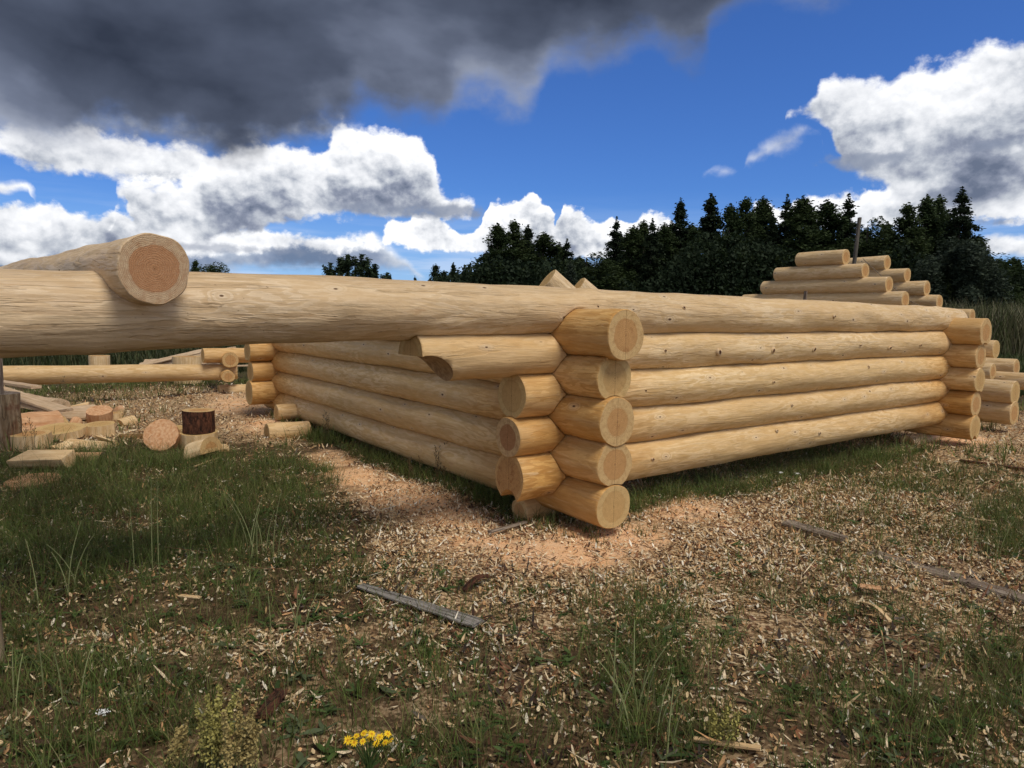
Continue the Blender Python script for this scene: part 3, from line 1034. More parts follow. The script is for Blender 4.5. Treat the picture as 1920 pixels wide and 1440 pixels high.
class Shape:
    """radius and centre line of a log as smooth functions, so that the log above can be coved over it"""
    def __init__(self, L, Ra, Rb, seed, lump=1.0, bend=0.006):
        r = np.random.default_rng(seed)
        self.L, self.Ra, self.Rb = L, Ra, Rb
        self.k = [(r.uniform(0.6, 6.5), int(r.integers(0, 5)), r.uniform(0, 6.28), r.uniform(0, 6.28), r.uniform(0.0006, 0.0021) * lump) for _ in range(9)]
        self.hk = [(r.uniform(9, 26), int(r.integers(2, 9)), r.uniform(0, 6.28), r.uniform(0, 6.28), r.uniform(0.0002, 0.0007) * lump) for _ in range(8)]
        self.kn = [(r.uniform(0.3, max(0.4, L - 0.3)), r.uniform(0, 6.28), r.uniform(0.003, 0.008) * lump, r.uniform(0.05, 0.09)) for _ in range(int(L * 1.1))]
        self.b = (r.uniform(-1, 1) * bend, r.uniform(-1, 1) * bend * 0.5, r.uniform(0, 3))

    def cen(self, x):
        s = np.sin(np.clip(x / self.L, 0, 1) * np.pi + 0 * self.b[2])
        return self.b[0] * s, self.b[1] * s

    def rad(self, x, a):
        t_ = np.clip(x / self.L, 0, 1)
        R = self.Ra + (self.Rb - self.Ra) * t_
        for f, m_, p1, p2, am in self.k + self.hk:
            R = R + am * np.sin(f * x + p1) * np.cos(m_ * a + p2)
        for x0, a0, am, wd in self.kn:
            da = np.angle(np.exp(1j * (a - a0))) * R
            R = R + am * np.exp(-((x - x0) ** 2 + da ** 2) / (wd * wd))
        return R


def log(parent, A, B, Ra, Rb, seed, name='log', below=None, cove=None, lump=1.5, bend=0.007, warm=None, grey=0.0,
        endA=None, endB=None, split_ends=True, nseg=None, nang=56, label=None, sag=None, roundA=0.0, roundB=0.0, groove=None):
    """a peeled log from A to B. below = (Shape, dx, dz) of the log it lies on; its underside is coved over that one"""
    M, L = xform(A, B)
    sh = Shape(L, Ra, Rb, seed, lump, bend)
    ns = nseg or max(6, int(L * 16))
    # denser rows at the ends
    xs = np.linspace(0, L, ns + 1)
    xs = np.unique(np.concatenate([xs, [0.004, 0.012, L - 0.012, L - 0.004]]))
    if groove:
        g0 = groove[0][0]
        xs = np.unique(np.concatenate([xs[(xs < g0 - 0.2) | (xs > g0 + 0.2)], np.arange(g0 - 0.2, g0 + 0.2, 0.004)]))
    ns = len(xs)
    an = np.linspace(0, 2 * np.pi, nang, endpoint=False)
    X, AN = np.meshgrid(xs, an, indexing='ij')
    R = sh.rad(X, AN)
    rt = np.minimum(X, L - X)
    R = R - 0.005 * np.clip(1 - rt / 0.008, 0, 1) ** 2
    if roundA:
        q = np.clip(1 - X / roundA, 0, 1)
        R = R * np.sqrt(np.clip(1 - 0.55 * q * q, 0.05, 1))
    if roundB:
        q = np.clip(1 - (L - X) / roundB, 0, 1)
        R = R * np.sqrt(np.clip(1 - 0.75 * q ** 2.5, 0.05, 1))
    cy, cz = sh.cen(X)
    if sag:
        cz = cz + sag(X)
    if groove:
        for (xc, dzg, gs, tpos) in groove:
            for _it in range(2):
                y, z = cy + R * np.sin(AN), cz + R * np.cos(AN)
                ex, ez = X - xc, z - dzg
                rg = gs.rad(tpos + y, np.arctan2(-ex, ez))
                dist = np.hypot(ex, ez) - rg
                R = R - np.where((dist > -0.02) & (dist < 0.008), np.clip(0.008 - dist, 0, 0.010) * 0.8, 0)
    y, z = cy + R * np.sin(AN), cz + R * np.cos(AN)

    def do_cove(x, y, z):
        out = z
        if below is not None:
            bs, dx, dz, bsag = below
            xb = np.clip(x + dx, 0, bs.L)
            bcy, bcz = bs.cen(xb)
            if bsag: bcz = bcz + bsag(xb)
            yy = y - bcy
            rb = bs.rad(xb, np.arctan2(yy, np.abs(z - dz) + 1e-6)) + 0.005
            inside = (np.abs(yy) < rb) & (x + dx > -0.001) & (x + dx < bs.L + 0.001)
            top = dz + bcz + np.sqrt(np.maximum(rb * rb - yy * yy, 0))
            out = np.where(inside & (out < top) & (z < cz_at(x) - 0.01), top, out)
        if cove is not None:
            rc, dzc = cove
            inside = np.abs(y) < rc
            top = dzc + np.sqrt(np.maximum(rc * rc - y * y, 0))
            out = np.where(inside & (out < top) & (z < 0), top, out)
        return out

    def cz_at(x):
        a_, b_ = sh.cen(x)
        return b_ + (sag(x) if sag else 0)
    z = do_cove(X, y, z)
    verts = np.stack([X, y, z], -1).reshape(-1, 3)
    faces = []
    for i in range(ns - 1):
        for j in range(nang):
            j2 = (j + 1) % nang
            faces.append((i * nang + j, i * nang + j2, (i + 1) * nang + j2, (i + 1) * nang + j))
    if warm is None:
        wv = np.zeros(len(verts))
    elif callable(warm):
        wv = warm(verts[:, 0])
    else:
        wv = np.full(len(verts), warm)
    gv = grey(verts[:, 0]) if callable(grey) else np.full(len(verts), grey)
    o = mesh_obj(name, verts, faces, M_SIDE, None, True, {'warm': wv, 'grey': gv})
    # end faces
    nr = 7
    ends = []
    for which, (xi, mat) in enumerate(((0, endA), (ns - 1, endB))):
        rim = np.stack([np.full(nang, xs[xi]), y[xi], z[xi]], 1)
        cyc, czc = sh.cen(xs[xi])
        czc = czc + (sag(xs[xi]) if sag else 0)
        c0 = np.array((xs[xi], float(cyc), float(czc)))
        Rn = float(np.max(np.hypot(rim[:, 1] - c0[1], rim[:, 2] - c0[2])))
        vs, fs = [c0], []
        for k in range(1, nr + 1):
            vs.extend(c0 + (rim - c0) * (k / nr))
        vs = np.array(vs)
        off = vs - c0
        vs[1:nang * 0 + 1] += 0
        for j in range(nang):
            j2 = (j + 1) % nang
            fs.append((0, 1 + j2, 1 + j) if which == 0 else (0, 1 + j, 1 + j2))
        for k in range(nr - 1):
            for j in range(nang):
                j2 = (j + 1) % nang
                a, b_, c_, d_ = 1 + k * nang + j, 1 + k * nang + j2, 1 + (k + 1) * nang + j2, 1 + (k + 1) * nang + j
                fs.append((a, b_, c_, d_) if which == 0 else (a, d_, c_, b_))
        rnv = np.hypot(off[:, 1], off[:, 2]) / Rn
        e = mesh_obj('end_face', vs, fs, mat or M_END, None, False, {'rn': rnv})
        ends.append(e)
    o.matrix_world = M
    if parent is not None:
        o.parent = parent
        o.matrix_parent_inverse = Matrix.Translation(parent.location).inverted() if parent.rotation_euler.z == 0 else parent.matrix_basis.inverted()
    for e in ends:
        e.parent = o
    LOG_M[o.name] = M
    if label:
        o['label'] = label
    o_shape = sh
    return o, sh


def at(F, d, s, z):
    q = F + d * s
    return np.array((q[0], q[1], z))


def warm_near(points, wid=0.55, base=0.12, amp=1.0):
    def f(x):
        w = np.full_like(x, base)
        for p_ in points:
            w = np.maximum(w, base + (amp - base) * np.clip(1 - np.abs(x - p_) / wid, 0, 1) ** 0.7)
        return w
    return f


house = thing('log_cabin_frame', 'unroofed cabin frame of stacked pale peeled logs, notched at the corners, standing on wood chips', 'log cabin', (CORNER[0], CORNER[1], 0))

# wall running back to the right (direction U), stubs facing left
zu = [Z0 + (k + 0.5) * DZ for k in range(5)]
zv = [Z0 + k * DZ for k in range(5)]
# left wall (direction V) and its opposite
VSH = []
s0v = [0.0, 0.0, -0.01, 0.02, -0.055]
Rv = [0.132, 0.140, 0.143, 0.130, 0.146]
ENDV = [M_END_PALE, M_END, M_END, M_END_PALE, M_END]
below = None
for k in range(5):
    A = at(F2, V, s0v[k], zv[k])
    B = at(F2, V, 5.793 + 0.39, zv[k])
    wv_ = warm_near([0.0, 0.5, 5.8], 0.95, 0.10 + 0.05 * (k % 3), [1.0, 0.9, 1.0, 0.72, 0.88][k])
    o, sh = log(house, A, B, Rv[k], [0.130, 0.138, 0.134, 0.130, 0.136][k], 100 + k, below=below, warm=wv_, endA=ENDV[k])
    LOGS['v%d' % k] = o
    VSH.append(sh)
    below = (sh, 0.0, -DZ, None)
    if k < 4:
        below = (sh, s0v[k + 1] - s0v[k], -DZ, None)

def grooves(k, s0):
    return [(0.4047 - s0, zv[j] - zu[k], VSH[j], 0.481 - s0v[j]) for j in (k, k + 1) if j < 5]


# front right wall
s0u = [0.0, -0.012, 0.012, -0.66]
Ru = [0.148, 0.126, 0.142, 0.140]
ENDU = [M_END_CRACK, M_END_DARKHEART, M_END_PALE, M_END_PALE]
below = None
LEN_TOT = 5.695 + 0.39
for k in range(4):
    A = at(F1, U, s0u[k], zu[k])
    B = at(F1, U, LEN_TOT, zu[k])
    c0 = 0.405 - s0u[k]
    wv_ = warm_near([c0 * 0.4, c0, 5.695 - s0u[k]], 0.75, [0.22, 0.18, 0.06, 0.04][k], [0.92, 0.88, 0.82, 0.32][k])
    o, sh = log(house, A, B, Ru[k], [0.136, 0.134, 0.138, 0.136][k], 200 + k, below=below, cove=(0.085, -0.155) if k == 0 else None,
                warm=wv_, grey=0.15 if k == 3 else 0.0, endA=ENDU[k], groove=grooves(k, s0u[k]), nang=132,
                label='log with a half-round saddle notch cut through its free end' if k == 3 else None)
    LOGS['u%d' % k] = o
    if k < 3:
        below = (sh, s0u[k + 1] - s0u[k], -DZ, None)
    else:
        notch_log = o
        below3 = sh
# saddle notch in the free end of the fourth log (cut with a cylinder lying across it)
def cylinder_mesh(A, B, R, n=48, mat=None, name='cutter'):
    M, L = xform(A, B)
    a = np.linspace(0, 2 * np.pi, n, endpoint=False)
    vs = [(0, R * math.sin(t_), R * math.cos(t_)) for t_ in a] + [(L, R * math.sin(t_), R * math.cos(t_)) for t_ in a]
    fs = [(i, (i + 1) % n, n + (i + 1) % n, n + i) for i in range(n)] + [tuple(range(n))[::-1], tuple(range(n, 2 * n))]
    o = mesh_obj(name, vs, fs, mat or M_SIDE, None, False)
    o.matrix_world = M
    return o


# the long top log: from far left of the frame to the right corner
TOP_S0 = -4.3
topA = at(F1, U, TOP_S0, zu[4])
topB = at(F1, U, 6.12, zu[4])
sag_top = lambda x: -0.040 * (np.clip((-0.9 - (x + TOP_S0)) / 1.55, 0, 3)) ** 1.15
top_log, top_sh = log(house, topA, topB, 0.178, 0.126, 300, below=(below3, TOP_S0 - s0u[3], -DZ, None), lump=1.7, bend=0.004, nang=132, groove=grooves(4, TOP_S0),
                      warm=warm_near([], 1, 0.03, 0.1), grey=lambda x: np.clip(1.05 - x / 9.0, 0.25, 1.0), endA=M_END_RED, sag=sag_top, roundB=0.22, nseg=420,
                      label='longest and topmost log, running out past the corner over open ground')

LOGS['top'] = top_log
# right far cross wall and left far cross wall
FR = F1 + U * 5.695
below = None
for k in range(5):
    A = at(FR, V, -0.386 + [0, 0.01, -0.01, 0.0, -0.03][k], zv[k])
    B = at(FR, V, 5.30 + 0.39, zv[k])
    log(house, A, B, [0.132, 0.128, 0.130, 0.130, 0.146][k], 0.13, 400 + k, cove=(0.11, -0.215) if k else (0.05, -0.13), warm=warm_near([0.2], 0.9, 0.2, [0.8, 0.9, 0.35, 0.55, 0.6][k]),
        endA=[M_END_PALE, M_END, M_END_PALE, M_END, M_END][k])
FL = F2 + V * 5.793
for k in range(4):
    A = at(FL, U, -0.391 + [0, 0.02, -0.01, 0][k], zu[k])
    B = at(FL, U, 5.29 + 0.39, zu[k])
    log(house, A, B, [0.150, 0.124, 0.128, 0.13][k], 0.13, 500 + k, cove=(0.115, -0.215) if k else None, warm=warm_near([0.2], 1.1, 0.25, [0.9, 0.85, 0.8, 0.7][k]),
        endA=M_END_PALE)

# cut the saddle: cross cylinder under the free end
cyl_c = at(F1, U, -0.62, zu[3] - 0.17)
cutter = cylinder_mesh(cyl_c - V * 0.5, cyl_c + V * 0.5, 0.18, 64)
md = notch_log.modifiers.new('cut', 'BOOLEAN')
E_NOTE = None
bpy.context.view_layer.update()


def bool_cut(target, cutter, cap_children=True):
    """cut target (closed with its end faces first) by cutter, keep as a plain mesh"""
    import bmesh
    bm = bmesh.new()
    bm.from_mesh(target.data)
    warm_l = bm.verts.layers.float.get('warm')
    rn_l = bm.verts.layers.float.new('rn')
    for ch in [c for c in COL.objects if c.parent == target]:
        n0 = len(bm.verts)
        tmp = bmesh.new()
        tmp.from_mesh(ch.data)
        rl = tmp.verts.layers.float.get('rn')
        mp = {}
        for v in tmp.verts:
            nv = bm.verts.new(v.co)
            nv[rn_l] = v[rl]
            mp[v.index] = nv
        for f in tmp.faces:
            nf = bm.faces.new([mp[v.index] for v in f.verts])
            nf.material_index = 1
        tmp.free()
    bmesh.ops.remove_doubles(bm, verts=bm.verts, dist=1e-5)
    bmesh.ops.recalc_face_normals(bm, faces=bm.faces)
    me = bpy.data.meshes.new('log')
    bm.to_mesh(me)
    bm.free()
    me.materials.append(M_SIDE)
    me.materials.append(M_END_PALE)
    target.data = me
    md = target.modifiers[0]
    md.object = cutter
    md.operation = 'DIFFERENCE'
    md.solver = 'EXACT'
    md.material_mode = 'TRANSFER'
    bpy.context.view_layer.update()
    dg = bpy.context.evaluated_depsgraph_get()
    new = bpy.data.meshes.new_from_object(target.evaluated_get(dg))
    target.modifiers.clear()
    target.data = new
    for c in [c for c in COL.objects if c.parent == target]:
        bpy.data.objects.remove(c)
    bpy.data.objects.remove(cutter)


import bmesh as _bm
_b = _bm.new()
_b.from_mesh(cutter.data)
_bm.ops.recalc_face_normals(_b, faces=_b.faces)
_b.to_mesh(cutter.data)
_b.free()
bpy.context.view_layer.update()
cutter.data.materials.clear()
cutter.data.materials.append(mat_wood('shaded_saw_cut', (0.42, 0.27, 0.135), (0.24, 0.135, 0.06), (30, 30, 30)))  # fresh cut wood; the shade inside the notch is painted in as darker brown
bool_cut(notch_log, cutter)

# short thick cross log bedded on the long one, its red-hearted end towards the camera
crc = DP(290, 504, 2.752)
wdir = np.array((-0.697, 0.717, 0.0))
cross_top, _ = log(house, crc, crc + wdir * 5.2 + np.array((0, 0, 0.0)), 0.138, 0.135, 611, lump=1.3, nang=72, warm=warm_near([], 1, 0.02, 0.1), grey=0.85, endA=M_END_RED,
                   label='cross log bedded over the long top log, red heart showing on its cut end')


# knots that can be told apart on the near logs
M_KNOT = mat_wood('dark_knot', (0.13, 0.055, 0.025), (0.045, 0.018, 0.010), (30, 30, 30))
M_KNOTRIM = mat_wood('knot_rim', (0.66, 0.50, 0.31), (0.50, 0.31, 0.14), (30, 30, 30))


def knot(logob, F, d, z, R, px, py, r, seed):
    w = ray(px, py)
    o_ = np.array((0, 0, CAM_H))
    A = np.array((F[0], F[1], z))
    wp = w - d * np.dot(w, d)
    op = (o_ - A) - d * np.dot(o_ - A, d)
    a_, b_, c_ = wp @ wp, 2 * wp @ op, op @ op - R * R
    disc = b_ * b_ - 4 * a_ * c_
    if disc <= 0:
        print('knot misses', px, py)
        return
    k = (-b_ - math.sqrt(disc)) / (2 * a_)
    P = o_ + w * k
    ax = A + d * np.dot(P - A, d)
    nrm = (P - ax) / np.linalg.norm(P - ax)
    t1 = d
    t2 = np.cross(nrm, t1)
    rr = np.random.default_rng(seed)
    n = 12
    def ringp(rad, hgt):
        out_ = []
        for j in range(n):
            th_ = 2 * math.pi * j / n
            q = rad * (1 + 0.18 * math.sin(2 * th_ + seed) + rr.uniform(-0.08, 0.08))
            u1, u2 = q * 1.25 * math.cos(th_), q * 0.95 * math.sin(th_)
            # follow the round of the log
            ang_ = u2 / R
            out_.append(ax + t1 * u1 + (nrm * math.cos(ang_) + t2 * math.sin(ang_)) * (R + hgt))
        return out_
    for nm, mt, rings in (('knot_swelling', M_KNOTRIM, ((r * 2.3, -0.004), (r * 1.7, 0.0035), (r * 0.95, 0.0075))), ('knot', M_KNOT, ((r * 1.0, 0.0074), (r * 0.8, 0.0088), (r * 0.5, 0.0080)))):
        vs = []
        for (q, h_) in rings:
            vs += ringp(q, h_)
        vs.append(ax + nrm * (R + rings[-1][1]))
        fs = []
        for i_ in range(2):
            for j in range(n):
                j2 = (j + 1) % n
                fs.append((i_ * n + j, i_ * n + j2, (i_ + 1) * n + j2, (i_ + 1) * n + j))
        fs += [(2 * n + j, 2 * n + (j + 1) % n, 3 * n) for j in range(n)]
        ob = mesh_obj(nm, vs, fs, mt, None, True)
        ob.parent = logob
        ob.matrix_parent_inverse = LOG_M[logob.name].inverted()


for (key, F_, d_, z_, R_, pts_) in (
        ('u3', F1, U, zu[3], 0.1385, ((1247, 657, .007), (1349, 660, .013), (1450, 657, .012), (1527, 655, .012), (1669, 652, .011), (1726, 647, .009), (1614, 647, .005))),
        ('u0', F1, U, zu[0], 0.143, ((1224, 861, .007), (1537, 812, .007), (1457, 808, .006))),
        ('u1', F1, U, zu[1], 0.130, ((1630, 734, .006), (1485, 760, .006))),
        ('u2', F1, U, zu[2], 0.140, ((1210, 732, .006), (1628, 688, .009), (1451, 716, .006))),
        ('v4', F2, V, zv[4], 0.141, ((758, 658, .006),)),
        ('top', F1, U, zu[4], 0.150, ((1282, 577, .008), (1120, 575, .006), (1565, 593, .007)))):
    for i_, (kx, ky, kr) in enumerate(pts_):
        knot(LOGS[key], F_, d_, z_, R_, kx, ky, kr, i_ + 3)


# ---------------------------------------------------------------- other frames and loose logs
def far_log(parent, A, B, Ra, Rb, seed, warm=0.1, grey=0.3, **kw):
    return log(parent, A, B, Ra, Rb, seed, warm=warm, grey=grey, nang=28, nseg=max(5, int(np.linalg.norm(np.array(B) - np.array(A)) * 5)), **kw)[0]


f2 = thing('log_cabin_frame', 'further log frame ending in a stepped pyramid of gable logs before the dark trees', 'log cabin', (6.08, 11.5, 0))
Q = np.array((6.08, 11.5, 0))
Q2 = Q + U * 1.63 + V * 0.12
gz = [1.63, 1.875, 2.115, 2.36]
for (qq, tr, tl, sd_) in ((Q, [-0.27, 0.0, 0.40, 0.745], [2.72, 2.3, 2.04, 1.62], 0), (Q2, [-0.22, 0.0, 0.35, 0.72], [2.7, 2.35, 2.0, 1.7], 50)):
    for k in range(4):
        far_log(f2, at(qq, V, tr[k], gz[k]), at(qq, V, tl[k], gz[k]), 0.134, 0.126, 700 + k + sd_, warm=0.04, grey=0.35)
    for k in range(5):
        far_log(f2, at(qq, V, -0.75, 1.385 - k * 0.245), at(qq, V, 3.4, 1.385 - k * 0.245), 0.13, 0.13, 720 + k + sd_, warm=0.1, grey=0.3)

RIGHTLOGS = [
    ('lower of two thick pine logs stacked past the right corner of the near frame', 1902, 775, 8.25, 0.142, 2.2, 'V'),
    ('upper of two thick pine logs stacked past the right corner of the near frame', 1904, 737, 8.25, 0.145, 2.2, 'V'),
    ('short log stub peeping out beside the right corner stack of the near frame', 1862, 697, 9.9, 0.118, 1.6, 'V'),
    ('highest loose log behind the right corner, in front of the tall reeds', 1868, 655, 10.6, 0.140, 2.0, 'V'),
    ('loose log with its cut end beside the right picture edge, above the thick pair', 1906, 690, 10.2, 0.128, 1.6, 'V'),
    ('pale log lying between the thick pair and the log above, running out at right', 1960, 718, 9.6, 0.120, 2.4, 'V'),
]
for i, (lb, px, py, dep, R, L, dr) in enumerate(RIGHTLOGS):
    A = DP(px, py, dep)
    B = A + V * L
    o, _ = log(None, A, B, R, R * 0.95, 800 + i, name='pine_log', warm=0.12, grey=0.3, nang=36, nseg=18, endA=M_END_PALE if i % 2 else M_END)
    tag(o, lb, 'log', 'loose pine logs stacked behind the near frame')
# trestle logs carrying the upper ones
for i, (px, py, dep, lb) in enumerate(((1890, 735, 10.4, 'round log bearer hidden behind the thick pair at right'),)):
    A = DP(px, py, dep)
    o, _ = log(None, np.array((A[0], A[1], 0.13)), np.array((A[0], A[1], 0.13)) + V * 1.8, 0.13, 0.13, 850, name='pine_log', grey=0.3, nang=28, nseg=10)
    tag(o, lb, 'log', 'loose pine logs stacked behind the near frame')

# frame behind on the left
f3 = thing('log_cabin_frame', 'low log frame of one course seen through the gap under the long top log', 'log cabin', tuple(DP(430, 715, 10.5)[:2]) + (0,))
A, B = DP(-160, 706, 9.0), DP(445, 697, 10.5)
far_log(f3, A, B, 0.132, 0.118, 901, warm=0.25, grey=0.1)
far_log(f3, DP(380, 667, 10.2), DP(470, 666, 10.6), 0.108, 0.11, 902, warm=0.6, grey=0.0, endA=M_END_PALE)
far_log(f3, DP(432, 675, 10.25), DP(452, 674, 10.9) + V * 1.5, 0.115, 0.11, 903, warm=0.7, grey=0.0)
far_log(f3, DP(428, 706, 10.1), DP(448, 703, 10.9) + V * 1.5, 0.09, 0.09, 904, warm=0.7, grey=0.0)
far_log(f3, np.array((A[0], A[1], 0.12)) - V * 0.1, np.array((A[0], A[1], 0.12)) + V * 2.5, 0.12, 0.12, 905, warm=0.3)

# two slanting log ends showing over the top log
for i, (px, py, dep, R, lb) in enumerate(((1018, 520, 7.2, 0.14, 'larger of two slanting log ends poking up behind the top log'),
                                          (1076, 532, 7.3, 0.12, 'smaller of two slanting log ends poking up behind the top log'))):
    A = DP(px + 6, py + 6, dep)
    B = np.array((A[0] + 1.9, A[1] + 0.5, 0.12))
    o, _ = log(None, A, B, R, R, 930 + i, name='slanting_log', warm=0.0, grey=0.5, nang=32, nseg=14, endA=M_END_PALE)
    tag(o, lb, 'log', 'log ends slanting up inside the frame')


# ---------------------------------------------------------------- timber solids for offcuts, planks, posts
def box_board(name, A, B, wid, thk, mat, roll=0.0, seed=0, taper=(1, 1), ragged=0.0, warp=0.0, ns=14, parent=None):
    """a plank from A to B with uneven edges"""
    r = np.random.default_rng(seed)
    M, L = xform(A, B, roll)
    xs = np.linspace(0, L, ns + 1)
    vs, fs = [], []
    for i, x in enumerate(xs):
        t_ = i / ns
        w = wid * (taper[0] * (1 - t_) + taper[1] * t_) * (1 + ragged * r.uniform(-0.5, 0.3))
        h = thk * (1 + ragged * r.uniform(-0.3, 0.3))
        zc = warp * math.sin(t_ * math.pi) + ragged * r.uniform(-0.1, 0.1) * thk
        yc = ragged * r.uniform(-0.1, 0.1) * wid
        xx = x + (ragged * 0.12 * wid * r.uniform(-1, 1) if i in (0, ns) else 0)
        for (sy, sz) in ((-1, -0.7), (-0.86, -1), (0.86, -1), (1, -0.7), (1, 0.6), (0.84, 1), (0, 1.0 + 0.1 * ragged), (-0.84, 1), (-1, 0.6)):
            vs.append((xx + (r.uniform(-1, 1) * ragged * wid * 0.25 if i in (0, ns) else 0), yc + sy * w / 2, zc + sz * h / 2))
    m = 9
    for i in range(ns):
        for j in range(m):
            j2 = (j + 1) % m
            fs.append((i * m + j, (i + 1) * m + j, (i + 1) * m + j2, i * m + j2))
    fs.append(tuple(range(m)))
    fs.append(tuple(range(ns * m, ns * m + m))[::-1])
    o = mesh_obj(name, vs, fs, mat, parent, False)
    o.matrix_world = M
    return o


def section_solid(name, prof, L, mat_side, mat_end, A, dirv, roll=0.0, seed=0, rough=0.004, parent=None, tilt=0.0, ns=8, facet_mat=None):
    """extrude a cross-section profile (y,z) along dirv; ends get a part of their own"""
    r = np.random.default_rng(seed)
    prof = np.array(prof, float)
    n = len(prof)
    D = Vector(dirv).normalized()
    M, _ = xform(A, tuple(Vector(A) + D), roll)
    xs = np.linspace(-L / 2, L / 2, ns + 1)
    ph = r.uniform(0, 6.28, 6)
    vs = []
    a = np.arctan2(prof[:, 0], prof[:, 1])
    for i, x in enumerate(xs):
        k = 1 + rough * 4 * (np.sin(7 * x + ph[0]) * np.cos(2 * a + ph[1]) + 0.5 * np.sin(19 * x + ph[2] + 3 * a))
        e = tilt * prof[:, 1] * (1 if i in (ns,) else 0) - tilt * 0.6 * prof[:, 0] * (1 if i == 0 else 0)
        vs.append(np.stack([x + e, prof[:, 0] * k, prof[:, 1] * k], 1))
    V_ = np.concatenate(vs)
    fs = []
    for i in range(ns):
        for j in range(n):
            j2 = (j + 1) % n
            fs.append((i * n + j, i * n + j2, (i + 1) * n + j2, (i + 1) * n + j))
    o = mesh_obj(name, V_, fs, mat_side, parent, True, {'warm': np.full(len(V_), 0.15), 'grey': np.full(len(V_), 0.2)})
    o.data.polygons.foreach_set('use_smooth', [False] * len(o.data.polygons))
    try:
        o.data.set_sharp_from_angle(angle=math.radians(30))
        o.data.polygons.foreach_set('use_smooth', [True] * len(o.data.polygons))
    except Exception:
        pass
    for w, base in ((0, 0), (1, ns * n)):
        rim = V_[base:base + n]
        c0 = rim.mean(0)
        vv = [c0]
        for k in (0.33, 0.66, 1.0):
            vv.extend(c0 + (rim - c0) * k)
        ff = []
        for j in range(n):
            j2 = (j + 1) % n
            ff.append((0, 1 + j2, 1 + j) if w == 0 else (0, 1 + j, 1 + j2))
            for k in range(2):
                a_, b_, c_, d_ = 1 + k * n + j, 1 + k * n + j2, 1 + (k + 1) * n + j2, 1 + (k + 1) * n + j
                ff.append((a_, b_, c_, d_) if w == 0 else (a_, d_, c_, b_))
        vv = np.array(vv)
        Rn = np.max(np.hypot(rim[:, 1], rim[:, 2]))
        e = mesh_obj('end_face', vv, ff, mat_end, None, False, {'rn': np.hypot(vv[:, 1], vv[:, 2]) / Rn})
        e.parent = o
    o.matrix_world = M
    return o


def circ(R, n=32, a0=0.0, a1=2 * math.pi, jit=0.0, seed=0):
    r = np.random.default_rng(seed)
    return [(R * math.sin(t_) * (1 + jit * r.uniform(-1, 1)), R * math.cos(t_) * (1 + jit * r.uniform(-1, 1))) for t_ in np.linspace(a0, a1, n, endpoint=False)]


def half(R, n=18, cut=0.0, jit=0.045, seed=0):
    """half-round section, flat side down at z = cut"""
    r = np.random.default_rng(seed)
    a = math.acos(max(-1, min(1, cut / R)))
    return [(R * math.sin(t_) * (1 + jit * r.uniform(-1, 1)), R * math.cos(t_) - cut) for t_ in np.linspace(-a, a, n)]


def put_piece(kind, px, py, z, R, h, label, cat, mside, mend, rot=0.0, lean=0.0, leanaz=0.0, cut=0.0, seed=0, name=None, tilt=0.0, group='pine offcuts lying left of the frame'):
    c = GP(px, py, 0)
    gz_ = float(gh(c[0], c[1]))
    up = Vector((math.sin(lean) * math.cos(leanaz), math.sin(lean) * math.sin(leanaz), math.cos(lean)))
    if kind == 'disc':            # axis mostly vertical
        A = (c[0], c[1], gz_ + z + h / 2 * math.cos(lean) + R * abs(math.sin(lean)) * 0.95)
        o = section_solid(name or 'log_disc', circ(R, 30, jit=0.035, seed=seed), h, mside, mend, A, up, 0, seed, ns=3, tilt=tilt or 0.08 * math.sin(seed * 2.3), rough=0.010)
    elif kind == 'half':          # lying half log, axis horizontal
        d = (math.cos(rot) * math.cos(lean), math.sin(rot) * math.cos(lean), math.sin(lean))
        A = (c[0], c[1], gz_ + z + h / 2 * abs(math.sin(lean)))
        o = section_solid(name or 'half_log', half(R, 20, cut, seed=seed), h, mside, mend, A, d, leanaz, seed, ns=6, tilt=tilt or 0.25 * math.sin(seed * 1.7), rough=0.014)
    return tag(o, label, cat, group)


put_piece('disc', 374, 842, 0.0, 0.165, 0.165, 'pale pine block set in the grass as a base under the bark-covered stump', 'wood block', M_SPLIT, M_END_PALE, seed=1, name='pine_block')
# bark stump on it
_c = GP(374, 842)
st = section_solid('chopping_stump', circ(0.142, 36, jit=0.02, seed=2), 0.205, M_BARK, M_END, (_c[0], _c[1], 0.165 + 0.1025 + float(gh(_c[0], _c[1]))), (0.02, 0, 1), 0, 2, rough=0.008, ns=8)
tag(st, 'short stump with dark red bark and a pale sawn top, standing on a block', 'stump')
put_piece('disc', 327, 822, 0.0, 0.12, 0.12, 'small pale block standing just behind and left of the bark stump', 'wood block', M_SPLIT, M_END_PALE, seed=3, name='pine_block')
put_piece('disc', 305, 846, -0.02, 0.15, 0.09, 'reddish round slice tipped on its edge left of the bark stump', 'log slice', M_SPLIT_RED, M_SPLIT_RED, lean=0.95, leanaz=-1.4, seed=4, tilt=0.15)
put_piece('half', 382, 864, 0.02, 0.135, 0.19, 'short half-round offcut with pale and brown stripes in front of the stump', 'offcut', M_SPLIT, M_END, rot=-0.3, lean=0.35, seed=5, name='half_log')
put_piece('half', 62, 812, 0.02, 0.20, 0.50, 'largest pink-hearted half log, standing behind the flat discs near the post', 'offcut', M_SPLIT_RED, M_SPLIT_RED, rot=-2.2, seed=6, cut=0.0)
put_piece('disc', 203, 792, 0.0, 0.16, 0.10, 'flat round slice at the back right of the offcut heap', 'log slice', M_SPLIT, M_END, seed=7)
put_piece('disc', 188, 800, 0.02, 0.13, 0.12, 'red-hearted round slice propped on the pale drum slice', 'log slice', M_SPLIT_RED, M_SPLIT_RED, lean=0.35, leanaz=-1.2, seed=8)
put_piece('disc', 188, 818, 0.0, 0.135, 0.12, 'pale drum-shaped slice at the right front of the offcut heap', 'log slice', M_SPLIT, M_END_PALE, seed=9)
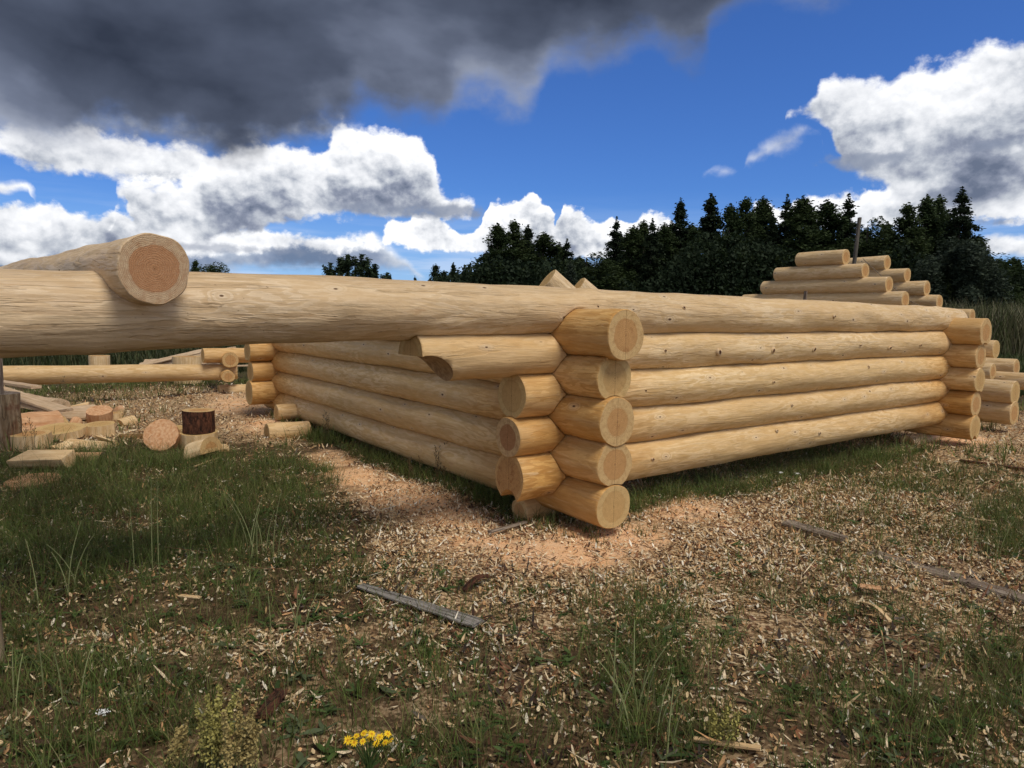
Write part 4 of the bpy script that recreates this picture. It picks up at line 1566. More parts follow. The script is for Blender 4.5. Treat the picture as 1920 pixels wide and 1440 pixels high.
put_piece('half', 104, 806, 0.02, 0.12, 0.24, 'small knotty half log right of the pink-hearted one', 'offcut', M_SPLIT_RED, M_END, rot=-0.9, seed=10, lean=0.15)
put_piece('disc', 113, 824, -0.01, 0.22, 0.075, 'widest flat slice lying across the middle of the offcut heap', 'log slice', M_SPLIT, M_END_PALE, lean=0.12, leanaz=-1.5, seed=11)
put_piece('disc', 60, 842, 0.0, 0.16, 0.14, 'thick pale slice lying flat right of the post', 'log slice', M_SPLIT, M_END, seed=12)
put_piece('disc', 28, 838, 0.0, 0.10, 0.10, 'small squarish block against the foot of the post', 'wood block', M_SPLIT, M_END_PALE, seed=13, name='pine_block')
put_piece('half', 165, 842, 0.0, 0.10, 0.44, 'thin split slab lying in the grass in front of the drum slice', 'offcut', M_SPLIT, M_SPLIT, rot=-0.25, seed=14, cut=0.03)
put_piece('half', 150, 864, 0.0, 0.09, 0.36, 'brownish split piece lying right behind the big pale half log', 'offcut', M_SPLIT_RED, M_GREYBROWN, rot=0.15, seed=15, cut=0.03)
hb = put_piece('half', 82, 886, 0.135, 0.135, 0.36, 'big pale half log in the grass, its flat cut face turned up', 'offcut', M_SPLIT, M_SPLIT, rot=0.18, leanaz=math.pi * 1.04, seed=16, cut=0.03)
put_piece('disc', 62, 912, -0.03, 0.17, 0.06, 'flat orange slice sunk in the grass nearest the camera', 'log slice', M_SPLIT_RED, M_SPLIT_RED, seed=17)
put_piece('half', 70, 772, 0.06, 0.16, 1.1, 'long pale half-round slab behind the offcut heap, pointing at the camera', 'slab', M_SAWN, M_SAWN, rot=2.55, seed=18, cut=0.02)
put_piece('half', 128, 790, 0.02, 0.12, 0.45, 'angular split piece at the foot of the long pale slab', 'offcut', M_SAWN, M_SPLIT, rot=0.2, seed=19)
put_piece('half', 150, 786, 0.05, 0.10, 0.30, 'greyish split wedge between the slab and the back slice', 'offcut', M_SAWN, M_GREYBROWN, rot=1.0, seed=20)
# more split chunks filling out the heap
CH = [(150, 776, .10, .22, 0.4, .2, 'pale split chunk at the very back of the heap, beside the back slice', 0), (238, 800, .07, .18, 1.2, .1, 'small split chunk lying on the chips right of the heap', 0),
      (225, 778, .08, .20, 2.2, .1, 'split chunk behind the drum slice, near the chips', 1), (92, 790, .11, .24, 0.9, .5, 'tilted split chunk leaning on the pink-hearted half log', 0),
      (140, 806, .07, .20, 1.9, .3, 'narrow split chunk between the widest slice and the drum slice', 1), (245, 822, .05, .22, 0.2, .0, 'thin split sliver in the grass right of the drum slice', 0),
      (36, 796, .10, .24, 2.6, .3, 'split chunk between the post and the pink-hearted half log', 0), (118, 850, .06, .20, 1.4, .1, 'small wedge in the grass behind the big pale half log', 0),
      (290, 822, .06, .16, 0.6, .2, 'small pale wedge left of the tipped reddish slice', 0), (420, 846, .05, .18, 2.0, .1, 'small wedge lying right of the striped offcut', 0),
      (200, 838, .07, .20, 2.9, .2, 'pale wedge at the front right foot of the heap', 0)]
for i, (px, py, R, L, rt, ln, lb, rd) in enumerate(CH):
    put_piece('half', px, py, 0.01, R, L, lb, 'offcut', M_SPLIT_RED if rd else M_SPLIT, M_END if i % 2 else M_SPLIT, rot=rt, lean=ln, leanaz=0.4 * math.sin(i * 2.1) * 3, seed=200 + i, cut=0.02, name='split_chunk')
# boards leaning behind the post
for i, (a, b_, w, lb) in enumerate((((4, 712, 8.2), (68, 726, 7.4), 0.10, 'upper thin pale board slanting down from behind the post'),
                                    ((4, 722, 8.2), (120, 770, 7.7), 0.22, 'wide pale board slanting down from the post to the heap'),
                                    ((2, 735, 8.4), (95, 770, 7.9), 0.16, 'lower pale board under the wide slanting one'))):
    o = box_board('pine_board', DP(a[0] - 30, a[1], a[2]), DP(b_[0], b_[1], b_[2]), w, 0.035, M_SAWN, seed=30 + i, ragged=0.15)
    tag(o, lb, 'board', 'pale boards slanting by the post')

# stumps and scrap boards seen far through the gap
for i, (px, py, R, h, lb) in enumerate(((187, 693, 0.17, 0.24, 'upright block with reddish patches seen behind the low log, at left'),
                                        (351, 690, 0.24, 0.22, 'wide sawn block seen behind the low log, at right'))):
    c = DP(px, py, 12.5)
    o = section_solid('pine_block', circ(R, 24, jit=0.02, seed=i), h + 0.25, M_SPLIT, M_END, (c[0], c[1], (c[2] + h) / 2), (0, 0, 1), 0, 40 + i)
    tag(o, lb, 'wood block', 'blocks behind the low log')
for i in range(7):
    a = DP(252 + i * 9, 690 - (i % 3) * 5, 12.8 + 0.1 * i)
    o = box_board('scrap_board', a, a + np.array((1.0 + 0.1 * i, 0.3 - 0.2 * (i % 3), 0.22 * (i % 2) + 0.05)), 0.14, 0.03, M_SAWN, seed=60 + i, ragged=0.2, roll=0.5 * (i % 3))
    tag(o, 'pale scrap board, number of boards from the left block: ' + ('one', 'two', 'three', 'four', 'five', 'six', 'seven')[i], 'board', 'scrap boards heaped between the far blocks')

# supports under the frame
for i, (px, py, R, L, d, lb, zz) in enumerate(((548, 800, 0.09, 0.36, U, 'upper round bearer under the far left corner of the near frame', 0.17),
                                               (540, 818, 0.10, 0.44, U, 'lower round bearer under the far left corner of the near frame', 0.05),
                                               (455, 728, 0.10, 0.7, U, 'bearer block under the corner of the low frame behind', 0.10))):
    c = GP(px, py) if i < 2 else DP(px, py - 8, 10.6)
    c = np.array((c[0], c[1], zz))
    o, _ = log(None, c - d * L / 2, c + d * L / 2, R, R * 0.95, 950 + i, name='bearer_log', warm=0.3, grey=0.2, nang=28, nseg=6, endA=M_END_PALE)
    tag(o, lb, 'log', 'bearers under the log frames')
c = CORNER + V * 0.16 + U * 0.10
o, _ = log(None, np.array((c[0], c[1], 0.05)) - U * 0.30, np.array((c[0], c[1], 0.05)) + U * 0.55, 0.085, 0.085, 960, name='bearer_log', warm=0.5, grey=0.2, nang=28, nseg=6)
tag(o, 'short bearer log in shade under the near corner of the frame', 'log', 'bearers under the log frames')
c = F1 + U * 5.6 + V * 0.1
o, _ = log(None, np.array((c[0], c[1], 0.0)) - U * 0.3, np.array((c[0], c[1], 0.0)) + U * 0.3, 0.085, 0.085, 961, name='bearer_log', warm=0.2, grey=0.8, nang=28, nseg=6)
tag(o, 'dark bearer log under the far right corner of the near frame', 'log', 'bearers under the log frames')

# posts at the left edge
c = GP(6, 842)
post = section_solid('timber_post', circ(0.145, 30, jit=0.03, seed=5), 0.60, M_POSTBARK, M_GREYBROWN, (c[0], c[1], 0.22), (0.03, 0, 1), 0, 71, rough=0.012, ns=12)
tag(post, 'thick weathered post with flaking dark bark at the left edge of the picture', 'post')
c2 = GP(-6, 850)
o = box_board('upright_board', (c2[0] - 0.06, c2[1] + 0.12, -0.02), (c2[0] - 0.05, c2[1] + 0.12, 0.86), 0.10, 0.05, M_GREYBROWN, seed=72, ragged=0.1)
tag(o, 'narrow upright board rising behind the weathered post', 'board')
c = GP(-14, 1245)
o = section_solid('bark_stake', circ(0.035, 16, jit=0.06, seed=6), 0.36, M_POSTBARK, M_GREYBROWN, (c[0], c[1], 0.14), (-0.05, 0.02, 1), 0, 73, rough=0.02)
tag(o, 'slim bark-covered stake at the left edge in the near grass', 'stake')

# planks on the ground
def ground_board(p1, p2, wid, thk, mat, label, seed, z=0.012, ragged=0.25, taper=(1, 1), cat='plank', name='weathered_plank', warp=0.0):
    a, b_ = GP(*p1), GP(*p2)
    a[2] = float(gh(a[0], a[1])) + z
    b_[2] = float(gh(b_[0], b_[1])) + z
    o = box_board(name, a, b_, wid, thk, mat, seed=seed, ragged=ragged, taper=taper, warp=warp)
    return tag(o, label, cat)


ground_board((676, 1110), (896, 1182), 0.085, 0.011, M_GREY, 'grey weathered plank lying on the chips in the middle foreground', 81, z=0.026, taper=(0.62, 0.95), ragged=0.28)
ground_board((918, 1015), (985, 990), 0.032, 0.012, M_GREYBROWN, 'short dark plank offcut on the sawdust by the near corner', 82, z=0.03)
ground_board((1474, 988), (1582, 1018), 0.10, 0.05, M_GREYBROWN, 'near end of the half-buried old pole, thick and split', 83, z=0.012, name='weathered_pole', ragged=0.25, cat='pole')
ground_board((1635, 1040), (1960, 1140), 0.11, 0.045, M_GREYBROWN, 'long half-buried old pole running out at the right edge', 84, z=0.004, name='weathered_pole', ragged=0.3, cat='pole')
ground_board((364, 884), (414, 864), 0.014, 0.010, M_SPLIT, 'thin white stick resting against the striped offcut', 85, z=0.03, cat='stick', name='pale_stick')
ground_board((338, 1140), (376, 1147), 0.022, 0.006, M_SPLIT, 'single pale splinter lying in the green grass', 86, z=0.05, cat='splinter', name='pale_splinter')
ground_board((1612, 966 + 150), (1650, 1122), 0.05, 0.008, M_SPLIT_RED, 'flat orange bark flake standing by the old pole', 87, z=0.04, cat='bark flake', name='bark_flake')
ground_board((1300, 1390), (1425, 1418), 0.02, 0.01, M_SPLIT, 'pale splintered stick in the near right foreground', 88, z=0.02, cat='stick', name='pale_stick')
ground_board((1615, 1140), (1668, 1180), 0.018, 0.006, M_SPLIT, 'curled pale shaving strip below the old pole', 89, z=0.03, cat='shaving', name='shaving_strip', warp=0.02)
ground_board((490, 1360), (528, 1310), 0.05, 0.014, M_BARK, 'black strip of bark with a white nick in the near grass', 90, z=0.035, cat='bark', name='bark_strip')
ground_board((870, 1112), (920, 1090), 0.035, 0.012, M_BARK, 'curled dark bark strip right of the grey plank', 91, z=0.02, cat='bark', name='bark_strip', warp=0.03)
ground_board((1800, 868), (1930, 886), 0.05, 0.02, M_BARK, 'long dark bark strip by the right edge behind the old pole', 92, z=0.02, cat='bark', name='bark_strip')
ground_board((1830, 898), (1905, 912), 0.07, 0.015, M_BARK, 'broad dark bark strip on the chips at right', 93, z=0.01, cat='bark', name='bark_strip')

# slanting grey plank and a cord at the far gables
a = DP(1604, 496, 12.9)
o = box_board('grey_plank', np.array((a[0] - 0.15, a[1], 0.3)), DP(1612, 408, 12.9), 0.075, 0.045, M_GREYDARK, seed=94, ragged=0.05, roll=1.57)
tag(o, 'tall grey plank standing on end between the two gables of the further frame', 'plank')
a = DP(1509, 558, 11.2)
o = box_board('grey_plank', a + np.array((-0.01, 0, -0.25)), DP(1511, 546, 11.2), 0.09, 0.03, M_GREYBROWN, seed=95, ragged=0.05, roll=1.57)
tag(o, 'short dark plank end leaning on the lowest gable log of the further frame', 'plank')
cpts = [DP(1618, 485, 12.6), DP(1660, 524, 11.9), DP(1700, 562, 11.5), DP(1752, 585, 11.2)]
CORD = cpts



# ---------------------------------------------------------------- plants that stand out
def tube_pts(pts, r0, r1, n=5):
    pts = np.array(pts, float)
    vs, fs = [], []
    m = len(pts)
    for i, p_ in enumerate(pts):
        d = pts[min(i + 1, m - 1)] - pts[max(i - 1, 0)]
        d = d / (np.linalg.norm(d) + 1e-9)
        a = np.cross(d, (0.3, 0.9, 0.1)); a /= np.linalg.norm(a)
        b_ = np.cross(d, a)
        r = r0 + (r1 - r0) * i / (m - 1)
        for j in range(n):
            t_ = 2 * math.pi * j / n
            vs.append(p_ + r * (a * math.cos(t_) + b_ * math.sin(t_)))
    for i in range(m - 1):
        for j in range(n):
            j2 = (j + 1) % n
            fs.append((i * n + j, i * n + j2, (i + 1) * n + j2, (i + 1) * n + j))
    return vs, fs


class MB:
    def __init__(self):
        self.v, self.f = [], []

    def add(self, vs, fs):
        b_ = len(self.v)
        self.v.extend([tuple(map(float, q)) for q in vs])
        self.f.extend([tuple(i + b_ for i in f) for f in fs])

    def quad(self, c, u_, v_):
        c, u_, v_ = map(np.array, (c, u_, v_))
        self.add([c - u_ - v_, c + u_ - v_, c + u_ + v_, c - u_ + v_], [(0, 1, 2, 3)])

    def build(self, name, mat, parent=None, smooth=False):
        return mesh_obj(name, self.v, self.f, mat, parent, smooth)


def simple_mat(name, colr, rough=0.7, tr=0.2):
    m, t, b, out = new_mat(name)
    tc = t.new('ShaderNodeTexCoord').outputs['Object']
    c = t.mix(t.mapr(t.noise(tc, 40, 3, 0.6), 0.3, 0.7, 0, 0.5), colr, tuple(v * 0.5 for v in colr))
    t.put(b.inputs['Base Color'], c)
    b.inputs['Roughness'].default_value = rough
    b.inputs['Specular IOR Level'].default_value = 0.2
    return m


M_WEED = simple_mat('weed_stem_brown', (0.15, 0.105, 0.05))
M_WEEDG = simple_mat('weed_leaf_green', (0.05, 0.085, 0.02))
M_STALK = simple_mat('pale_stalk', (0.26, 0.28, 0.12))
M_PLUME = simple_mat('seed_plume', (0.38, 0.34, 0.10))
M_PLUME2 = simple_mat('seed_plume_rust', (0.40, 0.31, 0.12))
M_YEL = simple_mat('yellow_petal', (0.85, 0.56, 0.02))
M_YELC = simple_mat('orange_flower_centre', (0.62, 0.28, 0.01))
M_WHITE = simple_mat('white_floret', (0.80, 0.80, 0.78))


def seed_weed(px, py, hgt, nst, label, group, seed, mat=M_WEED, spread=0.10, head=0.4):
    r = np.random.default_rng(seed)
    c = GP(px, py)
    c[2] = float(gh(c[0], c[1])) - 0.01
    root = thing('seed_weed', label, 'weed', c, group=group)
    for s in range(nst):
        mb, lf = MB(), MB()
        b0 = np.array((r.normal(0, spread * 0.4), r.normal(0, spread * 0.4), 0))
        L = hgt * r.uniform(0.65, 1.05)
        ln = np.array((r.normal(0, 0.09), r.normal(0, 0.09), 0))
        pts = [b0 + ln * (t_ ** 2) * L + np.array((0, 0, t_ * L)) for t_ in np.linspace(0, 1, 6)]
        mb.add(*tube_pts(pts, 0.0022, 0.0011, 4))
        for k in range(int(16 * head * 2)):
            t_ = r.uniform(1 - head - 0.1, 1.0)
            p_ = b0 + ln * t_ ** 2 * L + np.array((0, 0, t_ * L))
            az = r.uniform(0, 6.28)
            l2 = L * 0.13 * (1.2 - t_) + 0.012
            q = p_ + np.array((math.cos(az) * l2 * 0.6, math.sin(az) * l2 * 0.6, l2))
            mb.add(*tube_pts([p_, (p_ + q) / 2 + (0, 0, -0.002), q], 0.0011, 0.0007, 3))
            for m_ in range(3):
                qq = p_ + (q - p_) * r.uniform(0.4, 1.05)
                u_ = r.normal(0, 1, 3); u_ /= np.linalg.norm(u_)
                v_ = np.cross(u_, r.normal(0, 1, 3)); v_ /= np.linalg.norm(v_)
                lf.quad(qq, u_ * 0.0035, v_ * 0.0025)
        st_ = mb.build('stem', mat, root)
        lf.build('seed_head', mat, st_)


_v, _f = tube_pts(CORD, 0.006, 0.006, 5)
tag(mesh_obj('cord', _v, _f, M_GREYBROWN), 'thin grey cord hanging down across the log ends of the further frame', 'cord')

WEEDS = [(612, 830, 0.36, 4, 'brown seed-headed weed standing before the left wall, nearest the stump'),
         (820, 905, 0.30, 7, 'clump of brown seed-headed weeds in front of the left wall near the corner'),
         (858, 912, 0.24, 5, 'shorter seed-headed weed right of the clump before the left wall'),
         (775, 900, 0.18, 5, 'low pale seed weed left of the clump before the left wall'),
         (1300, 880, 0.22, 3, 'dark weed stem against the lowest log of the right wall, left one'),
         (1362, 872, 0.18, 3, 'dark weed stem against the lowest log of the right wall, right one'),
         (1490, 850, 0.24, 3, 'single thin weed before the middle of the right wall'),
         (60, 850, 0.34, 4, 'branched brown weed beside the weathered post'),
         (118, 770, 0.42, 4, 'thin dark weed in front of the low log at left'),
         (240, 870, 0.22, 4, 'reddish weed right of the offcut heap')]
for i, w in enumerate(WEEDS):
    seed_weed(w[0], w[1], w[2], w[3], w[4], 'seed-headed weeds about the log frame', 300 + i)


def stalks(px, py, n, hgt, spread, seed, label, fan=0.17, mat=M_STALK):
    r = np.random.default_rng(seed)
    c = GP(px, py)
    c[2] = float(gh(c[0], c[1])) - 0.01
    root = thing('tall_grass_tuft', label, 'grass tuft', c, group='tall pale grass tufts in the foreground')
    for s in range(n):
        L = hgt * r.uniform(0.6, 1.1)
        b0 = np.array((r.normal(0, spread), r.normal(0, spread), 0))
        ln = np.array((r.normal(0, fan), r.normal(0, fan), 0)) * L
        pts = [b0 + ln * (t_ ** 1.8) + np.array((0, 0, t_ * L * (1 - 0.12 * t_))) for t_ in np.linspace(0, 1, 8)]
        mb = MB()
        mb.add(*tube_pts(pts, 0.0030, 0.0014, 4))
        mb.build('stalk', mat, root, True)


for i, q in enumerate([(485, 1055, 9, 0.40, 0.05, 'pale stalks fanning up in the grass left of the sawdust'),
                       (285, 1080, 3, 0.46, 0.04, 'two or three tall pale stalks in the thick green grass at left'),
                       (140, 1120, 5, 0.38, 0.08, 'thin pale stalks leaning over the grass near the left edge'),
                       (560, 1180, 5, 0.26, 0.05, 'loose pale stalks just left of the grey plank'),
                       (1180, 1330, 7, 0.30, 0.06, 'tall green stalks in the middle of the near foreground'),
                       (1230, 1400, 8, 0.24, 0.06, 'stalks leaning over the pale splintered stick'),
                       (1460, 1150, 4, 0.20, 0.06, 'sparse thin stalks on the chips right of centre'),
                       (1720, 1300, 5, 0.24, 0.08, 'wispy stalks in the right foreground grass'),
                       (1870, 1060, 6, 0.30, 0.08, 'tall stalks standing at the right edge by the old pole'),
                       (60, 1330, 6, 0.34, 0.09, 'arching stalks in the bottom left corner'),
                       (1130, 1100, 3, 0.16, 0.05, 'few short stalks on the chips under the near corner')]):
    stalks(q[0], q[1], q[2], q[3], q[4], 500 + i, q[5], mat=M_STALK)


def plume(px, py, hgt, mat, label, seed, n=7):
    r = np.random.default_rng(seed)
    c = GP(px, py)
    root = thing('sorrel_plume', label, 'plant', c, group='feathery seed plumes in the near foreground')
    for s in range(n):
        mb, sd_ = MB(), MB()
        L = hgt * r.uniform(0.6, 1.0)
        b0 = np.array((r.normal(0, 0.014), r.normal(0, 0.014), 0))
        ln = np.array((r.normal(0.12, 0.12), r.normal(0, 0.12), 0)) * L
        f = lambda t_: b0 + ln * t_ ** 1.5 + np.array((0, 0, t_ * L))
        mb.add(*tube_pts([f(t_) for t_ in np.linspace(0, 1, 6)], 0.0018, 0.0008, 4))
        for k in range(210):
            t_ = r.uniform(0.25, 1.0) ** 0.8
            w_ = 0.016 * (1.15 - t_) + 0.003
            p_ = f(t_) + r.normal(0, 1, 3) * w_ * (0.6, 0.6, 0.9)
            u_ = r.normal(0, 1, 3); u_ /= np.linalg.norm(u_)
            v_ = np.cross(u_, r.normal(0, 1, 3)); v_ /= np.linalg.norm(v_)
            sd_.quad(p_, u_ * 0.0034, v_ * 0.0024)
        st_ = mb.build('stem', M_STALK, root)
        sd_.build('seed_head', mat, st_)


plume(405, 1460, 0.26, M_PLUME, 'yellow-green feathery seed plume in the bottom foreground', 31, 11)
plume(450, 1470, 0.25, M_PLUME2, 'straw-brown feathery seed plume right beside the yellow-green one', 32, 11)
plume(335, 1440, 0.14, M_PLUME2, 'small thin seed plume left of the two tall plumes', 33, 4)
plume(1350, 1400, 0.12, M_PLUME, 'faint yellowish plume in the right foreground grass', 34, 4)

# yellow flowers
c = GP(692, 1500)
c[2] = 0.0
root = thing('yellow_flower', 'small plant with a flat cluster of bright yellow daisy heads at the bottom edge', 'flower', c)
r_ = np.random.default_rng(9)
heads = [(652, 1388), (668, 1380), (682, 1375), (694, 1384), (697, 1376), (712, 1382), (727, 1376), (733, 1388), (722, 1392), (706, 1394), (680, 1390), (664, 1392)]
for i, (hx, hy) in enumerate(heads):
    dep = c[1] + r_.uniform(-0.03, 0.02)
    hp = DP(hx, hy, dep) - c
    mb = MB()
    mb.add(*tube_pts([(0, 0, 0), (hp[0] * 0.15, hp[1] * 0.3, hp[2] * 0.6), (hp[0] * 0.6, hp[1] * 0.8, hp[2] * 0.85), hp], 0.0024, 0.0012, 5))
    stm = mb.build('stem', M_WEEDG, root, True)
    pt = MB()
    up_ = unit(np.array((r_.normal(0, 0.3), -0.5 + r_.normal(0, 0.2), 1.0)))
    a_ = unit(np.cross(up_, (1, 0.2, 0))); b_ = np.cross(up_, a_)
    npet = 11
    R_ = r_.uniform(0.011, 0.0145)
    for k in range(npet):
        t_ = 2 * math.pi * k / npet + r_.uniform(-0.1, 0.1)
        d_ = a_ * math.cos(t_) + b_ * math.sin(t_)
        s_ = np.cross(up_, d_)
        rr = R_ * r_.uniform(0.8, 1.1)
        pt.add([hp + d_ * 0.002 - s_ * 0.0008, hp + d_ * rr * 0.6 - s_ * 0.0019 + up_ * 0.001, hp + d_ * rr - up_ * 0.0012, hp + d_ * rr * 0.6 + s_ * 0.0019 + up_ * 0.001, hp + d_ * 0.002 + s_ * 0.0008], [(0, 1, 2, 3, 4)])
    fl = pt.build('petals', M_YEL, root)
    dm = MB()
    rng_ = [hp + up_ * 0.0035]
    for k in range(8):
        t_ = 2 * math.pi * k / 8
        rng_.append(hp + (a_ * math.cos(t_) + b_ * math.sin(t_)) * 0.0034 + up_ * 0.0008)
    dm.add(rng_, [(0, 1 + k, 1 + (k + 1) % 8) for k in range(8)])
    d_ob = dm.build('flower_centre', M_YELC, fl, True)
lfm = MB()
for k in range(26):
    t_ = r_.uniform(0.05, 0.75)
    az = r_.uniform(0, 6.28)
    b0 = np.array((0, 0, t_ * 0.12)) * 1.0
    d_ = np.array((math.cos(az), math.sin(az), 0.25))
    s_ = np.array((-math.sin(az), math.cos(az), 0))
    Lf = r_.uniform(0.02, 0.045)
    lfm.add([b0, b0 + d_ * Lf * 0.5 + s_ * 0.005, b0 + d_ * Lf, b0 + d_ * Lf * 0.5 - s_ * 0.005], [(0, 1, 2, 3)])
lfm.build('leaves', M_WEEDG, root)


# white flowers by the right wall
for i, (px, py, lb) in enumerate(((1463, 888, 'white umbel in the grass below the right wall, left one'), (1494, 890, 'white umbel in the grass below the right wall, right one'),
                                  (193, 1362, 'small white flower cluster in the near left grass'), (1405, 828, 'tiny white umbel in the shade of the right wall'))):
    c = GP(px, py + 14)
    root = thing('white_flower', lb, 'flower', c, group='small white umbels in the grass')
    h_ = 0.07
    mb = MB(); mb.add(*tube_pts([(0, 0, 0), (0.004, 0, h_ * .6), (0.002, 0, h_)], 0.0018, 0.001, 4))
    mb.build('stem', M_WEEDG, root)
    fm = MB()
    for k in range(46):
        p_ = np.array((r_.normal(0, 0.008), r_.normal(0, 0.007), h_ + r_.normal(0, 0.003)))
        u_ = unit(np.array((1, r_.normal(0, .4), r_.normal(0, .4)))); v_ = unit(np.cross(u_, (r_.normal(0, .3), -.6, 1)))
        fm.quad(p_, u_ * 0.0017, v_ * 0.0017)
    fm.build('florets', M_WHITE, root)


# low broad leaves (clover, dandelion, yarrow) - nobody could count them
def broad_leaves():
    n = 12500
    x, y = sample_wedge(n, 1.5, 8.0)
    s, c_, g, f = masks(x, y)
    keep = rng.random(n) < np.clip(g * 0.9 + 0.10 - s, 0, 1)
    x, y = x[keep], y[keep]
    k = rng.integers(3, 9, len(x))
    idx = np.repeat(np.arange(len(x)), k)
    m = len(idx)
    th = rng.uniform(0, 6.28, m)
    ln = rng.uniform(0.3, 1.0, m)
    D = unit(np.stack([np.cos(th), np.sin(th), ln * 0.6], 1))
    N = unit(np.stack([np.cos(th), np.sin(th), -np.ones(m)], 1))
    Wd = np.stack([-np.sin(th), np.cos(th), rng.normal(0, 0.2, m)], 1)
    P0 = np.stack([x[idx], y[idx], gh(x[idx], y[idx]) + rng.uniform(0, 0.02, m)], 1)
    pal = np.array([(0.07, 0.12, 0.03), (0.09, 0.14, 0.045), (0.05, 0.09, 0.028), (0.11, 0.14, 0.07)])
    col = pal[rng.integers(0, 4, len(x))][idx] * rng.uniform(0.75, 1.2, (m, 1))
    o = ribbons(P0, D, N, Wd, rng.uniform(0.018, 0.062, m), rng.uniform(0.007, 0.018, m), 3, rng.uniform(0.15, 0.4, m), np.array([0.35, 1.0, 0.9, 0.1]), col, 'weeds', M_GRASS)
    o['label'] = 'small broad-leaved weeds among the grass and chips'


broad_leaves()


# thin twigs and roots on the chips
def twigs():
    n = 2600
    x, y = sample_wedge(n, 1.7, 8.0)
    s, c_, g, f = masks(x, y)
    keep = rng.random(n) < 0.5 * (1 - 0.5 * s)
    x, y = x[keep], y[keep]
    m = len(x)
    th = rng.uniform(0, 6.28, m)
    D = unit(np.stack([np.cos(th), np.sin(th), rng.normal(0.05, 0.14, m)], 1))
    N = unit(np.stack([-np.sin(th), np.cos(th), rng.uniform(0, 1.2, m)], 1))
    Wd = unit(np.cross(D, N) + rng.normal(0, 0.2, (m, 3)))
    P0 = np.stack([x, y, gh(x, y) + 0.012], 1)
    col = np.array([(0.11, 0.055, 0.03)]) * rng.uniform(0.4, 2.0, (m, 1))
    ribbons(P0, D, N, Wd, rng.uniform(0.05, 0.22, m), rng.uniform(0.002, 0.005, m), 5, rng.uniform(-0.35, 0.35, m), np.array([1, .9, .8, .7, .6, .4]), col, 'twigs', M_CHIP)


twigs()


# ---------------------------------------------------------------- far grass, reeds, trees
def reeds(name, poly, n, hr, cols, label, w=(0.03, 0.06)):
    (x0, x1, y0, y1) = poly
    y = rng.uniform(y0, y1, n)
    x = (x0 + (x1 - x0) * rng.random(n)) * y
    th = rng.uniform(0, 6.28, n)
    L = rng.uniform(*hr, n) * (0.75 + 0.5 * fbm(x, y, 0.35, 5, 3))
    D = unit(np.stack([0.12 * np.cos(th), 0.12 * np.sin(th), np.ones(n)], 1))
    N = unit(np.stack([np.cos(th), np.sin(th), 0 * th], 1))
    Wd = unit(np.stack([np.cos(th + 1.5), np.sin(th + 1.5) * 0.4, 0 * th], 1))
    P0 = np.stack([x, y, gh(x, y)], 1)
    pal = np.array(cols)
    col = pal[rng.integers(0, len(pal), n)] * rng.uniform(0.7, 1.2, (n, 1))
    o = ribbons(P0, D, N, Wd, L, rng.uniform(*w, n), 3, rng.uniform(0.05, 0.35, n), np.array([1, 0.8, 0.9, 0.15]), col, name, M_GRASS)
    o['label'] = label


reeds('reeds', (0.52, 1.15, 24, 42), 26000, (1.3, 2.1), [(0.10, 0.115, 0.045), (0.14, 0.135, 0.065), (0.07, 0.085, 0.03), (0.17, 0.15, 0.09)], 'tall field grass with pale tips at the foot of the trees on the right', (0.02, 0.05))
reeds('field_grass', (-1.2, 0.60, 14.5, 40), 60000, (0.10, 0.42), [(0.028, 0.042, 0.014), (0.05, 0.062, 0.022), (0.085, 0.08, 0.035)], 'meadow grass beyond the log frames', (0.012, 0.028))
reeds('field_grass', (0.45, 1.15, 12, 26), 16000, (0.12, 0.34), [(0.05, 0.075, 0.022), (0.07, 0.085, 0.03)], 'lower dark grass in front of the reeds', (0.02, 0.04))


def leaf_quads(P, size, r, flat=0.0):
    n = len(P)
    a = r.normal(0, 1, (n, 3)); a[:, 2] *= (1 - flat); a = unit(a)
    b_ = unit(np.cross(a, r.normal(0, 1, (n, 3))))
    s = size * r.uniform(0.55, 1.3, (n, 1))
    asp = r.uniform(0.35, 0.8, (n, 1))
    V_ = np.stack([P - a * s, P + b_ * s * asp, P + a * s, P - b_ * s * asp], 1).reshape(-1, 3)
    Fq = np.arange(n * 4).reshape(n, 4)
    return V_, Fq


